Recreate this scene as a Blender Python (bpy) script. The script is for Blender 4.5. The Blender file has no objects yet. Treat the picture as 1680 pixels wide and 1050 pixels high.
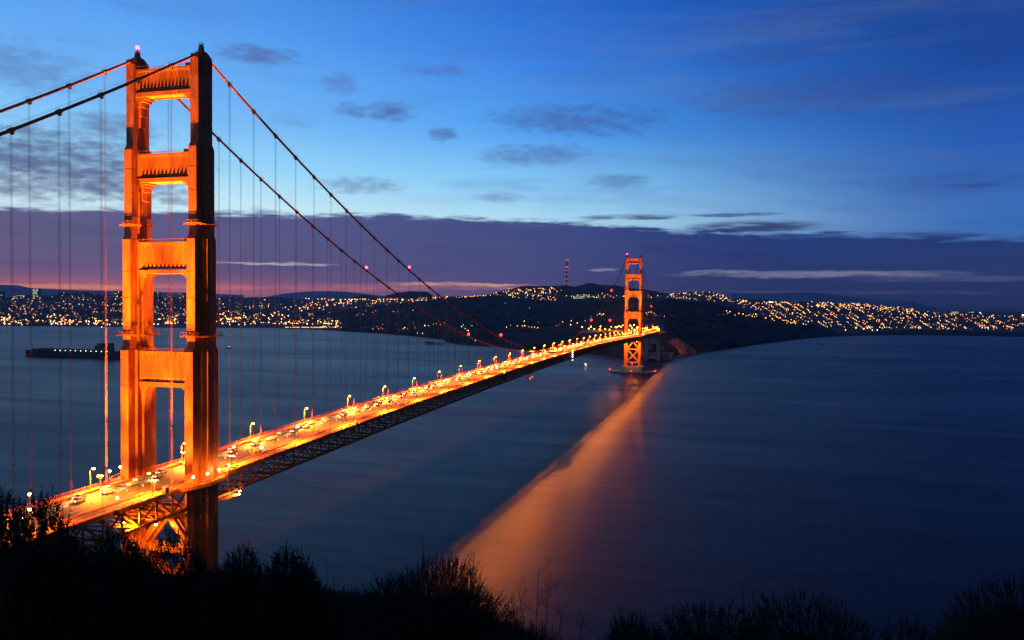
import bpy, bmesh, math, random
from mathutils import Vector, Matrix, noise as mn
R = math.radians
sc = bpy.context.scene
COL = sc.collection
random.seed(7)

# ------------------------------------------------------------------ camera
CAM = Vector((202.46, -238.61, 138.75)); YAW = -0.28777; PIT = 0.02494; ROL = 0.00863; F = 1.2724
FW = Vector((math.sin(YAW)*math.cos(PIT), math.cos(YAW)*math.cos(PIT), -math.sin(PIT)))
UP = Vector((math.sin(YAW)*math.sin(PIT), math.cos(YAW)*math.sin(PIT), math.cos(PIT)))
RT = Vector((math.cos(YAW), -math.sin(YAW), 0))
CX = RT*math.cos(ROL) + UP*math.sin(ROL); CY = -RT*math.sin(ROL) + UP*math.cos(ROL)
cd = bpy.data.cameras.new('camera'); cam = bpy.data.objects.new('camera', cd); COL.objects.link(cam)
cd.sensor_width = 36; cd.lens = 36*F*1000/1680; cd.clip_start = 0.5; cd.clip_end = 80000
cam.matrix_world = Matrix((( CX.x, CY.x, -FW.x, CAM.x), (CX.y, CY.y, -FW.y, CAM.y), (CX.z, CY.z, -FW.z, CAM.z), (0, 0, 0, 1)))
sc.camera = cam
sc.view_settings.view_transform = 'Standard'; sc.view_settings.look = 'None'
sc.view_settings.exposure = 0; sc.view_settings.gamma = 1; sc.view_settings.use_curve_mapping = False
cy = sc.cycles
cy.use_denoising = True; cy.max_bounces = 4; cy.diffuse_bounces = 2; cy.glossy_bounces = 3
cy.sample_clamp_indirect = 4; cy.sample_clamp_direct = 0; cy.use_light_tree = True
cy.volume_bounces = 0; cy.caustics_reflective = False; cy.caustics_refractive = False

# ------------------------------------------------------------------ node maths
class NT:
    def __init__(s, nt): s.nt = nt
    def val(s, op, *a, clamp=False):
        n = s.nt.nodes.new('ShaderNodeMath'); n.operation = op; n.use_clamp = clamp
        for i, x in enumerate(a):
            if isinstance(x, S): s.nt.links.new(x.k, n.inputs[i])
            else: n.inputs[i].default_value = x
        return S(s, n.outputs[0])
    def node(s, t, ins=None, out=0, **kw):
        n = s.nt.nodes.new(t)
        for k, v in kw.items(): setattr(n, k, v)
        for k, v in (ins or {}).items():
            if isinstance(v, S): s.nt.links.new(v.k, n.inputs[k])
            else: n.inputs[k].default_value = v
        return S(s, n.outputs[out])
    def mix(s, f, a, b):
        n = s.nt.nodes.new('ShaderNodeMix'); n.data_type = 'RGBA'
        for i, x in ((0, f), (6, a), (7, b)):
            if isinstance(x, S): s.nt.links.new(x.k, n.inputs[i])
            else: n.inputs[i].default_value = x if i == 0 else (*x[:3], 1)
        return S(s, n.outputs[2])
    def ramp(s, f, stops, smooth=False):
        n = s.nt.nodes.new('ShaderNodeValToRGB'); cr = n.color_ramp
        cr.interpolation = 'B_SPLINE' if smooth else 'LINEAR'
        while len(cr.elements) < len(stops): cr.elements.new(0.5)
        for e, (p, c) in zip(cr.elements, stops): e.position = p; e.color = (*c[:3], 1) if not isinstance(c, (int, float)) else (c, c, c, 1)
        s.nt.links.new(f.k, n.inputs[0]); return S(s, n.outputs[0])
    def sstep(s, x, a, b):
        n = s.nt.nodes.new('ShaderNodeMapRange'); n.interpolation_type = 'SMOOTHSTEP'
        s.nt.links.new(x.k, n.inputs[0])
        for i, v in enumerate((a, b, 0, 1)):
            if isinstance(v, S): s.nt.links.new(v.k, n.inputs[1+i])
            else: n.inputs[1+i].default_value = v
        return S(s, n.outputs[0])
    def xyz(s, x, y, z=0.0):
        return s.node('ShaderNodeCombineXYZ', {0: x, 1: y, 2: z})
    def noise(s, v, scale=1.0, detail=4.0, rough=0.5, dist=0.0):
        return s.node('ShaderNodeTexNoise', {'Vector': v, 'Scale': scale, 'Detail': detail, 'Roughness': rough, 'Distortion': dist})
class S:
    def __init__(s, N, k): s.N = N; s.k = k
    def __add__(s, o): return s.N.val('ADD', s, o)
    def __radd__(s, o): return s.N.val('ADD', o, s)
    def __sub__(s, o): return s.N.val('SUBTRACT', s, o)
    def __rsub__(s, o): return s.N.val('SUBTRACT', o, s)
    def __mul__(s, o): return s.N.val('MULTIPLY', s, o)
    def __rmul__(s, o): return s.N.val('MULTIPLY', o, s)
    def __truediv__(s, o): return s.N.val('DIVIDE', s, o)
def lin(r, g, b):
    return tuple(((c/255)/12.92 if c/255 <= 0.04045 else ((c/255+0.055)/1.055)**2.4) for c in (r, g, b))

# ------------------------------------------------------------------ dawn sky with its cloud bank
w = bpy.data.worlds.new('World'); sc.world = w; w.use_nodes = True
nt = w.node_tree; nt.nodes.clear(); N = NT(nt)
tc = nt.nodes.new('ShaderNodeTexCoord'); sp = nt.nodes.new('ShaderNodeSeparateXYZ'); nt.links.new(tc.outputs['Generated'], sp.inputs[0])
dx, dy, dz = (S(N, sp.outputs[i]) for i in range(3))
ex = dx*math.cos(YAW) + dy*(-math.sin(YAW)); ey = dx*math.sin(YAW) + dy*math.cos(YAW)
az = N.val('ARCTAN2', ex, ey)*(180/math.pi)            # 0 along the bridge side of the strait, minus towards the dawn
el = N.val('ARCSINE', dz)*(180/math.pi)
e30 = N.val('DIVIDE', el, 90.0, clamp=True)
def er(stops): return [(e/90, lin(*c)) for e, c in stops]
skyL = N.ramp(e30, er([(0, (215,165,165)), (2, (225,210,210)), (4.5, (214,240,252)), (6.5, (210,244,255)), (9, (160,222,255)), (13, (120,190,254)), (18, (92,164,246)), (24, (60,130,220)), (34, (32,92,180)), (45, (16,60,140)), (90, (12,50,120))]))
skyM = N.ramp(e30, er([(0, (150,150,180)), (3, (150,190,220)), (5.5, (190,238,255)), (8, (146,214,255)), (12, (80,162,246)), (18, (46,120,226)), (24, (28,88,188)), (30, (12,50,130)), (42, (6,28,90)), (90, (8,38,105))]))
skyR = N.ramp(e30, er([(0, (60,90,145)), (3, (66,112,178)), (6, (58,112,190)), (10, (40,94,182)), (15, (28,74,160)), (21, (20,58,138)), (28, (9,34,98)), (45, (6,24,74)), (90, (6,24,74))]))
tA = N.sstep(az, -30.0, 10.0); tB = N.sstep(az, -4.0, 33.0); tBack = N.sstep(N.val('ABSOLUTE', az+30.0), 90.0, 150.0)
sky = N.mix(tA, skyL, skyM); sky = N.mix(tB, sky, skyR); sky = N.mix(tBack, sky, skyR)
nv = N.xyz(az*0.09, el*0.42, 0.0)
n1 = N.noise(nv, 1.0, 5.0, 0.55); n2 = N.noise(N.xyz(az*0.3, el*2.6, 3.0), 1.0, 5.0, 0.6)
n3 = N.noise(N.xyz(az*0.8, el*2.2, 9.0), 1.0, 4.0, 0.6)
# high thin cirrus, everywhere
wisp = N.sstep(N.noise(N.xyz(az*0.05+el*0.05, el*0.35, 17.0), 1.0, 6.0, 0.6), 0.5, 0.85)
sky = N.mix(wisp*0.30, sky, N.mix(tB, lin(125,155,212), lin(74,98,158)))
w2 = N.sstep(N.noise(N.xyz(az*0.035-el*0.06, el*0.30+az*0.03, 23.0), 1.0, 7.0, 0.62, 0.3), 0.46, 0.74)
sky = N.mix(w2*(0.12+0.48*N.sstep(az, -5.0, 20.0)), sky, N.mix(tB, lin(90,128,200), lin(78,104,160)))
dk = N.sstep(N.noise(N.xyz(az*0.06+el*0.05, el*0.42, 41.0), 1.0, 6.0, 0.6), 0.52, 0.78)
sky = N.mix(dk*0.42, sky, N.mix(tB, lin(84,116,186), lin(34,58,128)))
# separate soft clouds: (u, v, half width, half height, strength)
def px(u, v):
    a = math.degrees(math.atan((u-840)/1272)); vh = 493.4+(u-840)*0.00863
    return a, math.degrees(math.atan((vh-v)/1272*math.cos(R(a))))
blob = None
for (u, v, hw, hh, st) in [(725,222,24,12,.8),(638,187,40,16,.85),(574,185,30,13,.75),(555,140,28,18,.45),(420,95,60,14,.75),(715,118,65,12,.55),
                           (50,262,210,46,1.0),(130,290,170,38,1.0),(190,212,70,24,.7),(40,300,120,26,.9),(30,110,100,34,.5),(955,198,150,26,.75),(870,255,90,20,.6),(1010,298,50,12,.6),
                           (590,305,70,14,.6),(820,325,40,9,.5),(290,330,30,8,.8),(950,130,120,18,.2),(480,200,40,12,.25),(1300,40,200,20,.3),(1250,95,120,16,.4),(1330,160,200,34,.5),(1560,305,120,16,.3)]:
    a, e = px(u, v); wa = hw/22.2; we = hh/22.2
    d = N.val('POWER', (az-a)*(1/wa), 2.0) + N.val('POWER', (el-e)*(1/we), 2.0)
    d = d + (n3-0.5)*3.2 + (n1-0.5)*1.6
    m = N.sstep(d, 1.5, -0.5)*st
    blob = m if blob is None else N.val('MAXIMUM', blob, m)
ccol = N.mix(tA, lin(82,84,134), lin(70,92,156)); ccol = N.mix(tB, ccol, lin(52,66,130))
sky = N.mix(blob*0.85, sky, ccol)
# lenticular streaks sitting just over the bank on the right
def streak(u, v, hw, hh, st, off):
    a, e = px(u, v)
    q = N.val('POWER', (az-a)*(22.2/hw), 2.0) + N.val('POWER', (el-e+(n2-0.5)*0.5+(n3-0.5)*0.2)*(22.2/hh), 2.0)
    return N.sstep(q, 1.3, 0.2)*(st*(0.35+N.sstep(n2, 0.35, 0.6)*0.65))
for (u, v, hw, hh, st) in [(1030,357,85,5,.85),(1200,353,80,4,.7),(1230,373,110,11,.9),(1480,390,110,9,.6),(1590,305,40,4,.4)]:
    sky = N.mix(streak(u, v, hw, hh, st, 0), sky, lin(44,54,110))
# the bank
edge = N.ramp(N.val('DIVIDE', az+40.0, 80.0, clamp=True), [(0, .50), (.08, .54), (.33, .62), (.5, .605), (.67, .52), (.92, .40), (1, .36)], True)*10.0
edge = edge + (n2-0.5)*1.5 + (n1-0.5)*0.5 + (n3-0.5)*0.55
bank = N.sstep(el, edge+0.24, edge-0.30)
bankL = N.ramp(e30, er([(0, (150,100,125)), (0.35, (205,115,125)), (0.9, (196,112,130)), (1.4, (140,98,132)), (2.2, (112,92,134)), (3.6, (104,96,134)), (6, (94,94,142)), (90, (94,94,142))]))
bankM = N.ramp(e30, er([(0, (82,78,120)), (0.6, (104,88,130)), (1.2, (92,84,134)), (2.2, (80,82,132)), (3.6, (74,80,132)), (6.2, (72,84,142)), (90, (72,84,142))]))
bankR = N.ramp(e30, er([(0, (36,44,88)), (1, (42,50,98)), (2.2, (44,58,112)), (3.2, (42,60,118)), (5, (36,60,126)), (90, (36,60,126))]))
tC = N.sstep(az, -30.0, 2.0); tD = N.sstep(az, -4.0, 20.0)
bcol = N.mix(tC, bankL, bankM); bcol = N.mix(tD, bcol, bankR); bcol = N.mix(tBack, bcol, bankR)
mott = N.noise(N.xyz(az*0.12, el*1.1, 31.0), 1.0, 5.0, 0.55)
bcol = N.mix(N.sstep(mott, 0.45, 0.75)*0.30, bcol, N.mix(tD, lin(60,66,118), lin(28,40,92)))
# gaps of clear dawn light in the bank
for (u, v, hw, hh, st, c) in [(445,433,115,2.6,.75,(205,196,205)),(1330,450,215,6,.75,(140,142,172)),(1180,446,60,3,.55,(165,165,185)),(1560,457,160,5,.5,(95,102,145)),(990,443,26,2.2,.8,(160,150,178)),
                              (1230,478,120,2.5,.25,(110,100,140)),(1480,480,140,3.5,.28,(100,92,130))]:
    bcol = N.mix(streak(u, v, hw, hh, st, 0), bcol, lin(*c))
a0, e0 = px(120, 470)
for (u, v, hw, hh, st, c) in [(130,470,160,3.6,1.0,(255,150,110)),(320,470,120,4,.6,(246,128,118)),(480,473,160,5,.45,(232,118,124)),(755,467,125,3.6,.95,(252,176,140)),(690,471,190,5,.5,(214,140,140)),(860,473,60,3,.5,(210,150,150))]:
    bcol = N.mix(streak(u, v, hw, hh, st, 0), bcol, lin(*c))
sky = N.mix(bank, sky, bcol)
below = N.sstep(el, 0.0, -0.6)
sky = N.mix(below, sky, lin(14,24,48))
bg = nt.nodes.new('ShaderNodeBackground'); nt.links.new(sky.k, bg.inputs[0]); bg.inputs[1].default_value = 1.0
ow = nt.nodes.new('ShaderNodeOutputWorld'); nt.links.new(bg.outputs[0], ow.inputs[0])

# ------------------------------------------------------------------ materials
def mat(name, col, rough=0.6, metal=0.0, var=0.0, scale=1.0, bump=0.0, col2=None, spec=0.5, stretch=(1, 1, 1), detail=5.0):
    m = bpy.data.materials.new(name); m.use_nodes = True; n = m.node_tree; b = n.nodes['Principled BSDF']; T = NT(n)
    b.inputs['Base Color'].default_value = (*col, 1); b.inputs['Roughness'].default_value = rough; b.inputs['Metallic'].default_value = metal
    b.inputs['Specular IOR Level'].default_value = spec
    if var or bump or col2:
        g = n.nodes.new('ShaderNodeNewGeometry'); mp = n.nodes.new('ShaderNodeMapping'); n.links.new(g.outputs['Position'], mp.inputs[0]); mp.inputs['Scale'].default_value = stretch
        t = T.noise(S(T, mp.outputs[0]), scale, detail, 0.6)
        c2 = col2 or tuple(c*(1-var) for c in col); c1 = tuple(min(1, c*(1+var*0.6)) for c in col) if not col2 else col
        n.links.new(T.mix(T.sstep(t, 0.3, 0.7), c1, c2).k, b.inputs['Base Color'])
        if bump:
            bp = n.nodes.new('ShaderNodeBump'); bp.inputs['Strength'].default_value = 0.6; bp.inputs['Distance'].default_value = bump
            n.links.new(t.k, bp.inputs['Height']); n.links.new(bp.outputs[0], b.inputs['Normal'])
    return m
def emat(name, col, st):
    m = bpy.data.materials.new(name); m.use_nodes = True; b = m.node_tree.nodes['Principled BSDF']
    b.inputs['Base Color'].default_value = (0.05, 0.05, 0.05, 1)
    b.inputs['Emission Color'].default_value = (*col, 1); b.inputs['Emission Strength'].default_value = st
    m.cycles.emission_sampling = 'NONE'
    return m
M = {}
M['orange'] = mat('orange_steel_paint', (0.52, 0.118, 0.010), 0.6, spec=0.3, var=0.38, scale=0.5, col2=None, stretch=(1, 1, 0.25))
M['asphalt'] = mat('asphalt', (0.030, 0.029, 0.028), 0.75, var=0.35, scale=0.35, stretch=(1.6, 0.05, 1))
M['walk'] = mat('concrete_walk', (0.13, 0.125, 0.115), 0.8, var=0.2, scale=0.6)
M['line'] = mat('white_road_paint', (0.55, 0.55, 0.5), 0.7, var=0.3, scale=0.8)
M['concrete'] = mat('weathered_concrete', (0.26, 0.24, 0.21), 0.85, var=0.35, scale=0.12, stretch=(1, 1, 0.3))
M['dark'] = mat('dark_metal', (0.05, 0.045, 0.045), 0.6)
M['hill'] = mat('wooded_hill', (0.040, 0.044, 0.038), 0.95, var=0.75, scale=0.012, spec=0.1)
M['cityhill'] = mat('city_slopes', (0.12, 0.10, 0.11), 0.95, var=0.5, scale=0.02, spec=0.1)
M['far'] = mat('far_mountain', (0.34, 0.30, 0.32), 1.0, spec=0.0)  # pale purplish base colour stands in for extra distance haze
M['cliff'] = mat('sandstone_cliff', (0.24, 0.17, 0.10), 0.95, var=0.5, scale=0.06, bump=2.0, spec=0.1)
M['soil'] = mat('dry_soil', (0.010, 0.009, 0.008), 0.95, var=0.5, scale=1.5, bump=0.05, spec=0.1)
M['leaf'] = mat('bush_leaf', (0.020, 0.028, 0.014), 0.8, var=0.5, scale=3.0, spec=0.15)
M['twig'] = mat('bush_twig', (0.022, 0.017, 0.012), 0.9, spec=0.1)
M['wall'] = mat('pale_stucco', (0.22, 0.20, 0.20), 0.9, var=0.4, scale=0.01)
M['wall2'] = mat('grey_facade', (0.11, 0.10, 0.11), 0.9)
M['roof'] = mat('dull_roof', (0.07, 0.055, 0.05), 0.9)
M['glass'] = mat('dark_glass', (0.08, 0.08, 0.085), 0.35)
M['hull'] = mat('black_hull', (0.015, 0.015, 0.018), 0.6)
M['white'] = mat('white_paint', (0.6, 0.6, 0.6), 0.5)
M['rubber'] = mat('tyre_rubber', (0.02, 0.02, 0.02), 0.9)
for i, c in enumerate([(0.4,0.4,0.4),(0.5,0.5,0.48),(0.42,0.36,0.25),(0.3,0.36,0.42),(0.3,0.3,0.3)]): M['car%d' % i] = mat('car_paint_%d' % i, c, 0.3)
M['lamp'] = emat('sodium_lamp', (1.0, 0.40, 0.035), 60)
M['flood'] = emat('flood_lens', (1.0, 0.45, 0.05), 130)
M['head'] = emat('headlight', (1.0, 0.7, 0.3), 22)
M['red'] = emat('red_beacon', (1.0, 0.015, 0.012), 22)
M['redhot'] = emat('red_beacon_bright', (1.0, 0.02, 0.035), 34)
M['green'] = emat('green_light', (0.1, 1.0, 0.6), 9)
M['navw'] = emat('white_light', (1.0, 0.95, 0.8), 10)
M['city0'] = emat('city_light_amber', (1.0, 0.32, 0.05), 6.5)
M['city1'] = emat('city_light_warm', (1.0, 0.50, 0.14), 6.0)
M['city2'] = emat('city_light_white', (1.0, 0.85, 0.55), 4.5)
M['city3'] = emat('city_light_dim', (1.0, 0.38, 0.12), 1.4)
M['winlit'] = emat('lit_window', (1.0, 0.58, 0.2), 2.2)
M['wingreen'] = emat('lit_window_cool', (0.85, 0.9, 0.45), 1.3)

# ------------------------------------------------------------------ mesh helpers
class MB:
    def __init__(s): s.v = []; s.f = []; s.m = []
    def add(s, vs, fs, mi=0):
        o = len(s.v); s.v += [tuple(v) for v in vs]; s.f += [tuple(i+o for i in f) for f in fs]; s.m += [mi]*len(fs); return s
    def box(s, x0, x1, y0, y1, z0, z1, mi=0):
        return s.add([(x0,y0,z0),(x1,y0,z0),(x1,y1,z0),(x0,y1,z0),(x0,y0,z1),(x1,y0,z1),(x1,y1,z1),(x0,y1,z1)],
                     [(0,3,2,1),(4,5,6,7),(0,1,5,4),(1,2,6,5),(2,3,7,6),(3,0,4,7)], mi)
    def frus(s, x0, x1, y0, y1, z0, z1, ix, iy, mi=0):   # box whose top is drawn in
        return s.add([(x0,y0,z0),(x1,y0,z0),(x1,y1,z0),(x0,y1,z0),(x0+ix,y0+iy,z1),(x1-ix,y0+iy,z1),(x1-ix,y1-iy,z1),(x0+ix,y1-iy,z1)],
                     [(0,3,2,1),(4,5,6,7),(0,1,5,4),(1,2,6,5),(2,3,7,6),(3,0,4,7)], mi)
    def bar(s, a, b, w, h=None, mi=0):
        a = Vector(a); b = Vector(b); d = (b-a).normalized(); h = h or w
        u = d.cross(Vector((0,0,1))) if abs(d.z) < 0.999 else Vector((1,0,0)); u.normalize(); v = u.cross(d)
        vs = [p+u*(i*w/2)+v*(j*h/2) for p in (a, b) for i, j in ((-1,-1),(1,-1),(1,1),(-1,1))]
        return s.add(vs, [(0,1,2,3),(7,6,5,4),(0,4,5,1),(1,5,6,2),(2,6,7,3),(3,7,4,0)], mi)
    def tube(s, pts, r, n=6, mi=0):
        pts = [Vector(p) for p in pts]; rs = r if isinstance(r, (list, tuple)) else [r]*len(pts); vs = []
        for i, p in enumerate(pts):
            d = (pts[min(i+1, len(pts)-1)]-pts[max(i-1, 0)]).normalized()
            u = d.cross(Vector((0,0,1))) if abs(d.z) < 0.99 else d.cross(Vector((0,1,0))); u.normalize(); v = u.cross(d)
            vs += [p+(u*math.cos(2*math.pi*k/n)+v*math.sin(2*math.pi*k/n))*rs[i] for k in range(n)]
        fs = [(i*n+k, i*n+(k+1)%n, (i+1)*n+(k+1)%n, (i+1)*n+k) for i in range(len(pts)-1) for k in range(n)]
        fs += [tuple(range(n-1, -1, -1)), tuple((len(pts)-1)*n+k for k in range(n))]
        return s.add(vs, fs, mi)
    def ball(s, c, r, mi=0, n=8, m=5, sz=1.0):
        vs = [(c[0], c[1], c[2]+r*sz)]; fs = []
        for i in range(1, m):
            t = math.pi*i/m
            vs += [(c[0]+r*math.sin(t)*math.cos(2*math.pi*k/n), c[1]+r*math.sin(t)*math.sin(2*math.pi*k/n), c[2]+r*sz*math.cos(t)) for k in range(n)]
        vs.append((c[0], c[1], c[2]-r*sz)); L = len(vs)-1
        for k in range(n):
            k2 = (k+1) % n; fs.append((0, 1+k, 1+k2)); fs.append((L, 1+(m-2)*n+k2, 1+(m-2)*n+k))
            for i in range(m-2): fs.append((1+i*n+k, 1+(i+1)*n+k, 1+(i+1)*n+k2, 1+i*n+k2))
        return s.add(vs, fs, mi)
    def octa(s, c, r, mi=0):
        x, y, z = c
        return s.add([(x+r,y,z),(x,y+r,z),(x-r,y,z),(x,y-r,z),(x,y,z+r),(x,y,z-r)], [(0,1,4),(1,2,4),(2,3,4),(3,0,4),(1,0,5),(2,1,5),(3,2,5),(0,3,5)], mi)
    def prism(s, poly, axis, a, b, mi=0):   # poly in the two other axes
        def P(p, t): return {'x': (t, p[0], p[1]), 'y': (p[0], t, p[1]), 'z': (p[0], p[1], t)}[axis]
        n = len(poly); vs = [P(p, a) for p in poly]+[P(p, b) for p in poly]
        fs = [(i, (i+1)%n, (i+1)%n+n, i+n) for i in range(n)]+[tuple(range(n-1, -1, -1)), tuple(range(n, 2*n))]
        return s.add(vs, fs, mi)
    def mesh(s, name, mats, smooth=False):
        me = bpy.data.meshes.new(name); me.from_pydata(s.v, [], s.f)
        for m in (mats if isinstance(mats, (list, tuple)) else [mats]): me.materials.append(m)
        if any(s.m): me.polygons.foreach_set('material_index', s.m)
        bm = bmesh.new(); bm.from_mesh(me); bmesh.ops.recalc_face_normals(bm, faces=bm.faces); bm.to_mesh(me); bm.free()
        if smooth: me.polygons.foreach_set('use_smooth', [True]*len(me.polygons))
        return me
    def build(s, name, mats, parent=None, smooth=False, **tags):
        return link(name, s.mesh(name, mats, smooth), parent, **tags)
def link(name, me, parent=None, loc=(0,0,0), rz=0.0, **tags):
    o = bpy.data.objects.new(name, me); COL.objects.link(o); o.location = loc; o.rotation_euler = (0, 0, rz)
    if parent: o.parent = parent
    for k, v in tags.items(): o[k] = v
    return o
def empty(name, loc=(0,0,0), rz=0.0, **tags):
    o = link(name, None, None, loc, rz, **tags); o.empty_display_size = 0.5; return o
def copy_tree(o, parent=None):
    c = o.copy(); COL.objects.link(c); c.parent = parent
    for ch in KIDS.get(o.name, [x for x in o.children]): copy_tree(ch, c)
    return c
KIDS = {}
def ray(u, v, D):   # the place in the world seen at (u, v) of the photograph at depth D
    a = u-840; b = v-525
    return CAM + (FW + CX*(a/(F*1000)) - CY*(b/(F*1000)))*D
def onz(u, v, z=0.0):
    d = ray(u, v, 1)-CAM; return CAM+d*((z-CAM.z)/d.z)
def depth(p): return (Vector(p)-CAM).dot(FW)
def interp(pts, x):
    if x <= pts[0][0]: return pts[0][1]
    for (a, b), (c, d) in zip(pts, pts[1:]):
        if x <= c: return b+(d-b)*(x-a)/(c-a)
    return pts[-1][1]
def point_light(name, loc, power, col, radius=0.3, parent=None):
    l = bpy.data.lights.new(name, 'POINT'); l.energy = power; l.color = col; l.shadow_soft_size = radius
    o = bpy.data.objects.new(name, l); COL.objects.link(o); o.location = loc
    if parent: o.parent = parent
    return o
def spot_light(name, loc, target, power, col, ang, blend=0.6, radius=0.4, parent=None):
    l = bpy.data.lights.new(name, 'SPOT'); l.energy = power; l.color = col; l.shadow_soft_size = radius; l.spot_size = R(ang); l.spot_blend = blend
    o = bpy.data.objects.new(name, l); COL.objects.link(o); o.location = loc
    o.rotation_euler = (Vector(target)-Vector(loc)).to_track_quat('-Z', 'Y').to_euler()
    if parent: o.parent = parent; 
    return o

# ------------------------------------------------------------------ water
def water():
    m = bpy.data.materials.new('strait_water'); m.use_nodes = True; n = m.node_tree; T = NT(n); b = n.nodes['Principled BSDF']
    g = n.nodes.new('ShaderNodeNewGeometry'); mp = n.nodes.new('ShaderNodeMapping'); n.links.new(g.outputs['Position'], mp.inputs[0])
    mp.inputs['Rotation'].default_value = (0, 0, YAW); mp.inputs['Scale'].default_value = (0.0035, 0.020, 1)
    v = S(T, mp.outputs[0])
    a = T.noise(v, 1.0, 7.0, 0.6, 0.4)
    mp2 = n.nodes.new('ShaderNodeMapping'); n.links.new(g.outputs['Position'], mp2.inputs[0]); mp2.inputs['Rotation'].default_value = (0, 0, YAW+0.25); mp2.inputs['Scale'].default_value = (0.0007, 0.0045, 1)
    c = T.noise(S(T, mp2.outputs[0]), 1.0, 5.0, 0.6, 0.5)
    k = a*0.5+c*0.5
    mf = n.nodes.new('ShaderNodeMapping'); n.links.new(g.outputs['Position'], mf.inputs[0]); mf.inputs['Rotation'].default_value = (0, 0, YAW-0.05); mf.inputs['Scale'].default_value = (0.0012, 0.014, 1)
    fo = T.noise(S(T, mf.outputs[0]), 1.0, 8.0, 0.62, 0.6)
    foam = T.sstep(T.val('ABSOLUTE', fo-0.5), 0.022, 0.0)*T.sstep(c, 0.45, 0.62)*0.75
    n.links.new(T.mix(foam, T.mix(T.sstep(k, 0.36, 0.64), WATER_A, WATER_B), (0.05, 0.055, 0.065)).k, b.inputs['Base Color'])
    n.links.new((0.29+T.sstep(k, 0.3, 0.7)*0.13).k, b.inputs['Roughness'])
    b.inputs['IOR'].default_value = 1.33; b.inputs['Specular IOR Level'].default_value = 0.13
    mp3 = n.nodes.new('ShaderNodeMapping'); n.links.new(g.outputs['Position'], mp3.inputs[0]); mp3.inputs['Rotation'].default_value = (0, 0, YAW); mp3.inputs['Scale'].default_value = (0.02, 0.09, 1)
    h = T.noise(S(T, mp3.outputs[0]), 1.0, 4.0, 0.6)
    bp = n.nodes.new('ShaderNodeBump'); bp.inputs['Strength'].default_value = 0.22; bp.inputs['Distance'].default_value = 1.0
    n.links.new(h.k, bp.inputs['Height']); n.links.new(bp.outputs[0], b.inputs['Normal'])
    mb = MB(); mb.add([(-25500,-850,0),(25500,-850,0),(25500,23500,0),(-25500,23500,0)], [(0,1,2,3)])
    mb.build('water', m, kind='structure')
WATER_A = (0.003, 0.006, 0.018); WATER_B = (0.012, 0.012, 0.028)
water()

# ------------------------------------------------------------------ land
SHORE = [(-400,531),(0,535),(150,536),(300,538),(450,538),(520,541),(620,547),(700,554),(727,557),(735,562),(760,566),(813,569),(870,575),(940,579),(1000,583),(1022,588),(1060,591),(1086,591),(1100,586),
         (1135,578),(1160,577),(1180,575),(1215,570),(1260,563),(1300,558),(1340,554),(1400,551),(1500,549.5),(1600,551),(1680,553),(2100,558)]
def shore(u): return onz(u, interp(SHORE, u), 0.0)
def cl(pts): return [(a, b) for a, b in pts]
class Ridge:
    def __init__(s, u0, u1, crest, Dc, front=None, p=1.0, rough=0.0, zf=2.0, step=4, amp=0.0, back=0.75, rows=14, cshift=0.0):
        s.__dict__.update(locals())
    def base(s, u):
        if s.front is None:
            q = shore(u); return Vector((q.x, q.y, 0.3))
        D = interp(s.front, u) if isinstance(s.front, list) else s.front
        q = ray(u, 500, D); return Vector((q.x, q.y, s.zf))
    def top(s, u):
        D = interp(s.Dc, u) if isinstance(s.Dc, list) else s.Dc
        return ray(u, interp(s.crest, u), D)
    def pt(s, u, t, jit=True):
        b = s.base(u); c = s.top(u); q = b.lerp(c, min(t, 1.0)); q.z = b.z+(c.z-b.z)*(max(min(t, 1), 0)**s.p)
        if t > 1:
            d = (c-CAM); d.z = 0; d.normalize(); q = c+d*((t-1)*1800); q.z = c.z-(t-1)*c.z*s.back
        if jit and s.amp:
            q.z += s.amp*min(1, t*2.5)*(mn.fractal(Vector((q.x*0.0035, q.y*0.0035, 1.7)), 1.0, 2.0, 3))
            if s.rough: q.z += s.rough*min(1, t*3)*(mn.noise(Vector((q.x*0.03, q.y*0.03, 5.1)))+0.6*mn.noise(Vector((q.x*0.09, q.y*0.09, 2.0))))
        return q
    def build(s, name, m):
        us = []; u = s.u0
        while u <= s.u1: us.append(u); u += s.step
        ts = [i/s.rows for i in range(s.rows+1)]+[1.25, 1.6, 2.0]
        mb = MB(); vs = [s.pt(u, t) for u in us for t in ts]; k = len(ts)
        fs = [(i*k+j, (i+1)*k+j, (i+1)*k+j+1, i*k+j+1) for i in range(len(us)-1) for j in range(k-1)]
        mb.add(vs, fs); return mb.build(name, m, kind='structure')
cityL = Ridge(-420, 760, [(-420,494),(0,489),(60,486),(115,483),(125,479.5),(140,479),(150,482),(185,485),(230,487),(320,489),(420,488),(455,487),(480,490),(560,493),(620,492),(700,494),(760,496)], 6500, p=1.15, amp=5, rough=3, rows=18)
cityL.build('city_hill', M['cityhill'])
presidio = Ridge(560, 1420, [(560,508),(620,502),(660,497),(711,491),(760,488),(800,486),(860,490),(920,496),(1000,495),(1035,491),(1097,490),(1135,494),(1173,497),(1202,505),(1230,516),(1270,522),(1307,531),(1360,540),(1420,546)],
                 [(560,4600),(700,4200),(900,3700),(1060,3200),(1200,3300),(1300,3500),(1420,3900)], p=0.75, amp=6, rough=5, step=3, rows=22)
presidio.build('wooded_hill', M['hill'])
cityR = Ridge(1075, 2100, [(1075,487),(1090,485),(1105,482),(1130,480),(1160,479),(1180,482),(1200,491),(1240,494),(1300,495),(1400,498),(1480,505),(1530,513),(1560,515),(1600,514),(1680,519),(2100,524)],
              [(1075,5600),(1200,6000),(1500,6500),(2100,6500)], front=[(1075,3400),(1300,3350),(1360,3450),(2100,4100)], zf=4, p=1.1, amp=4, rough=3, rows=18)
cityR.build('avenues_hill', M['cityhill'])
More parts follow.
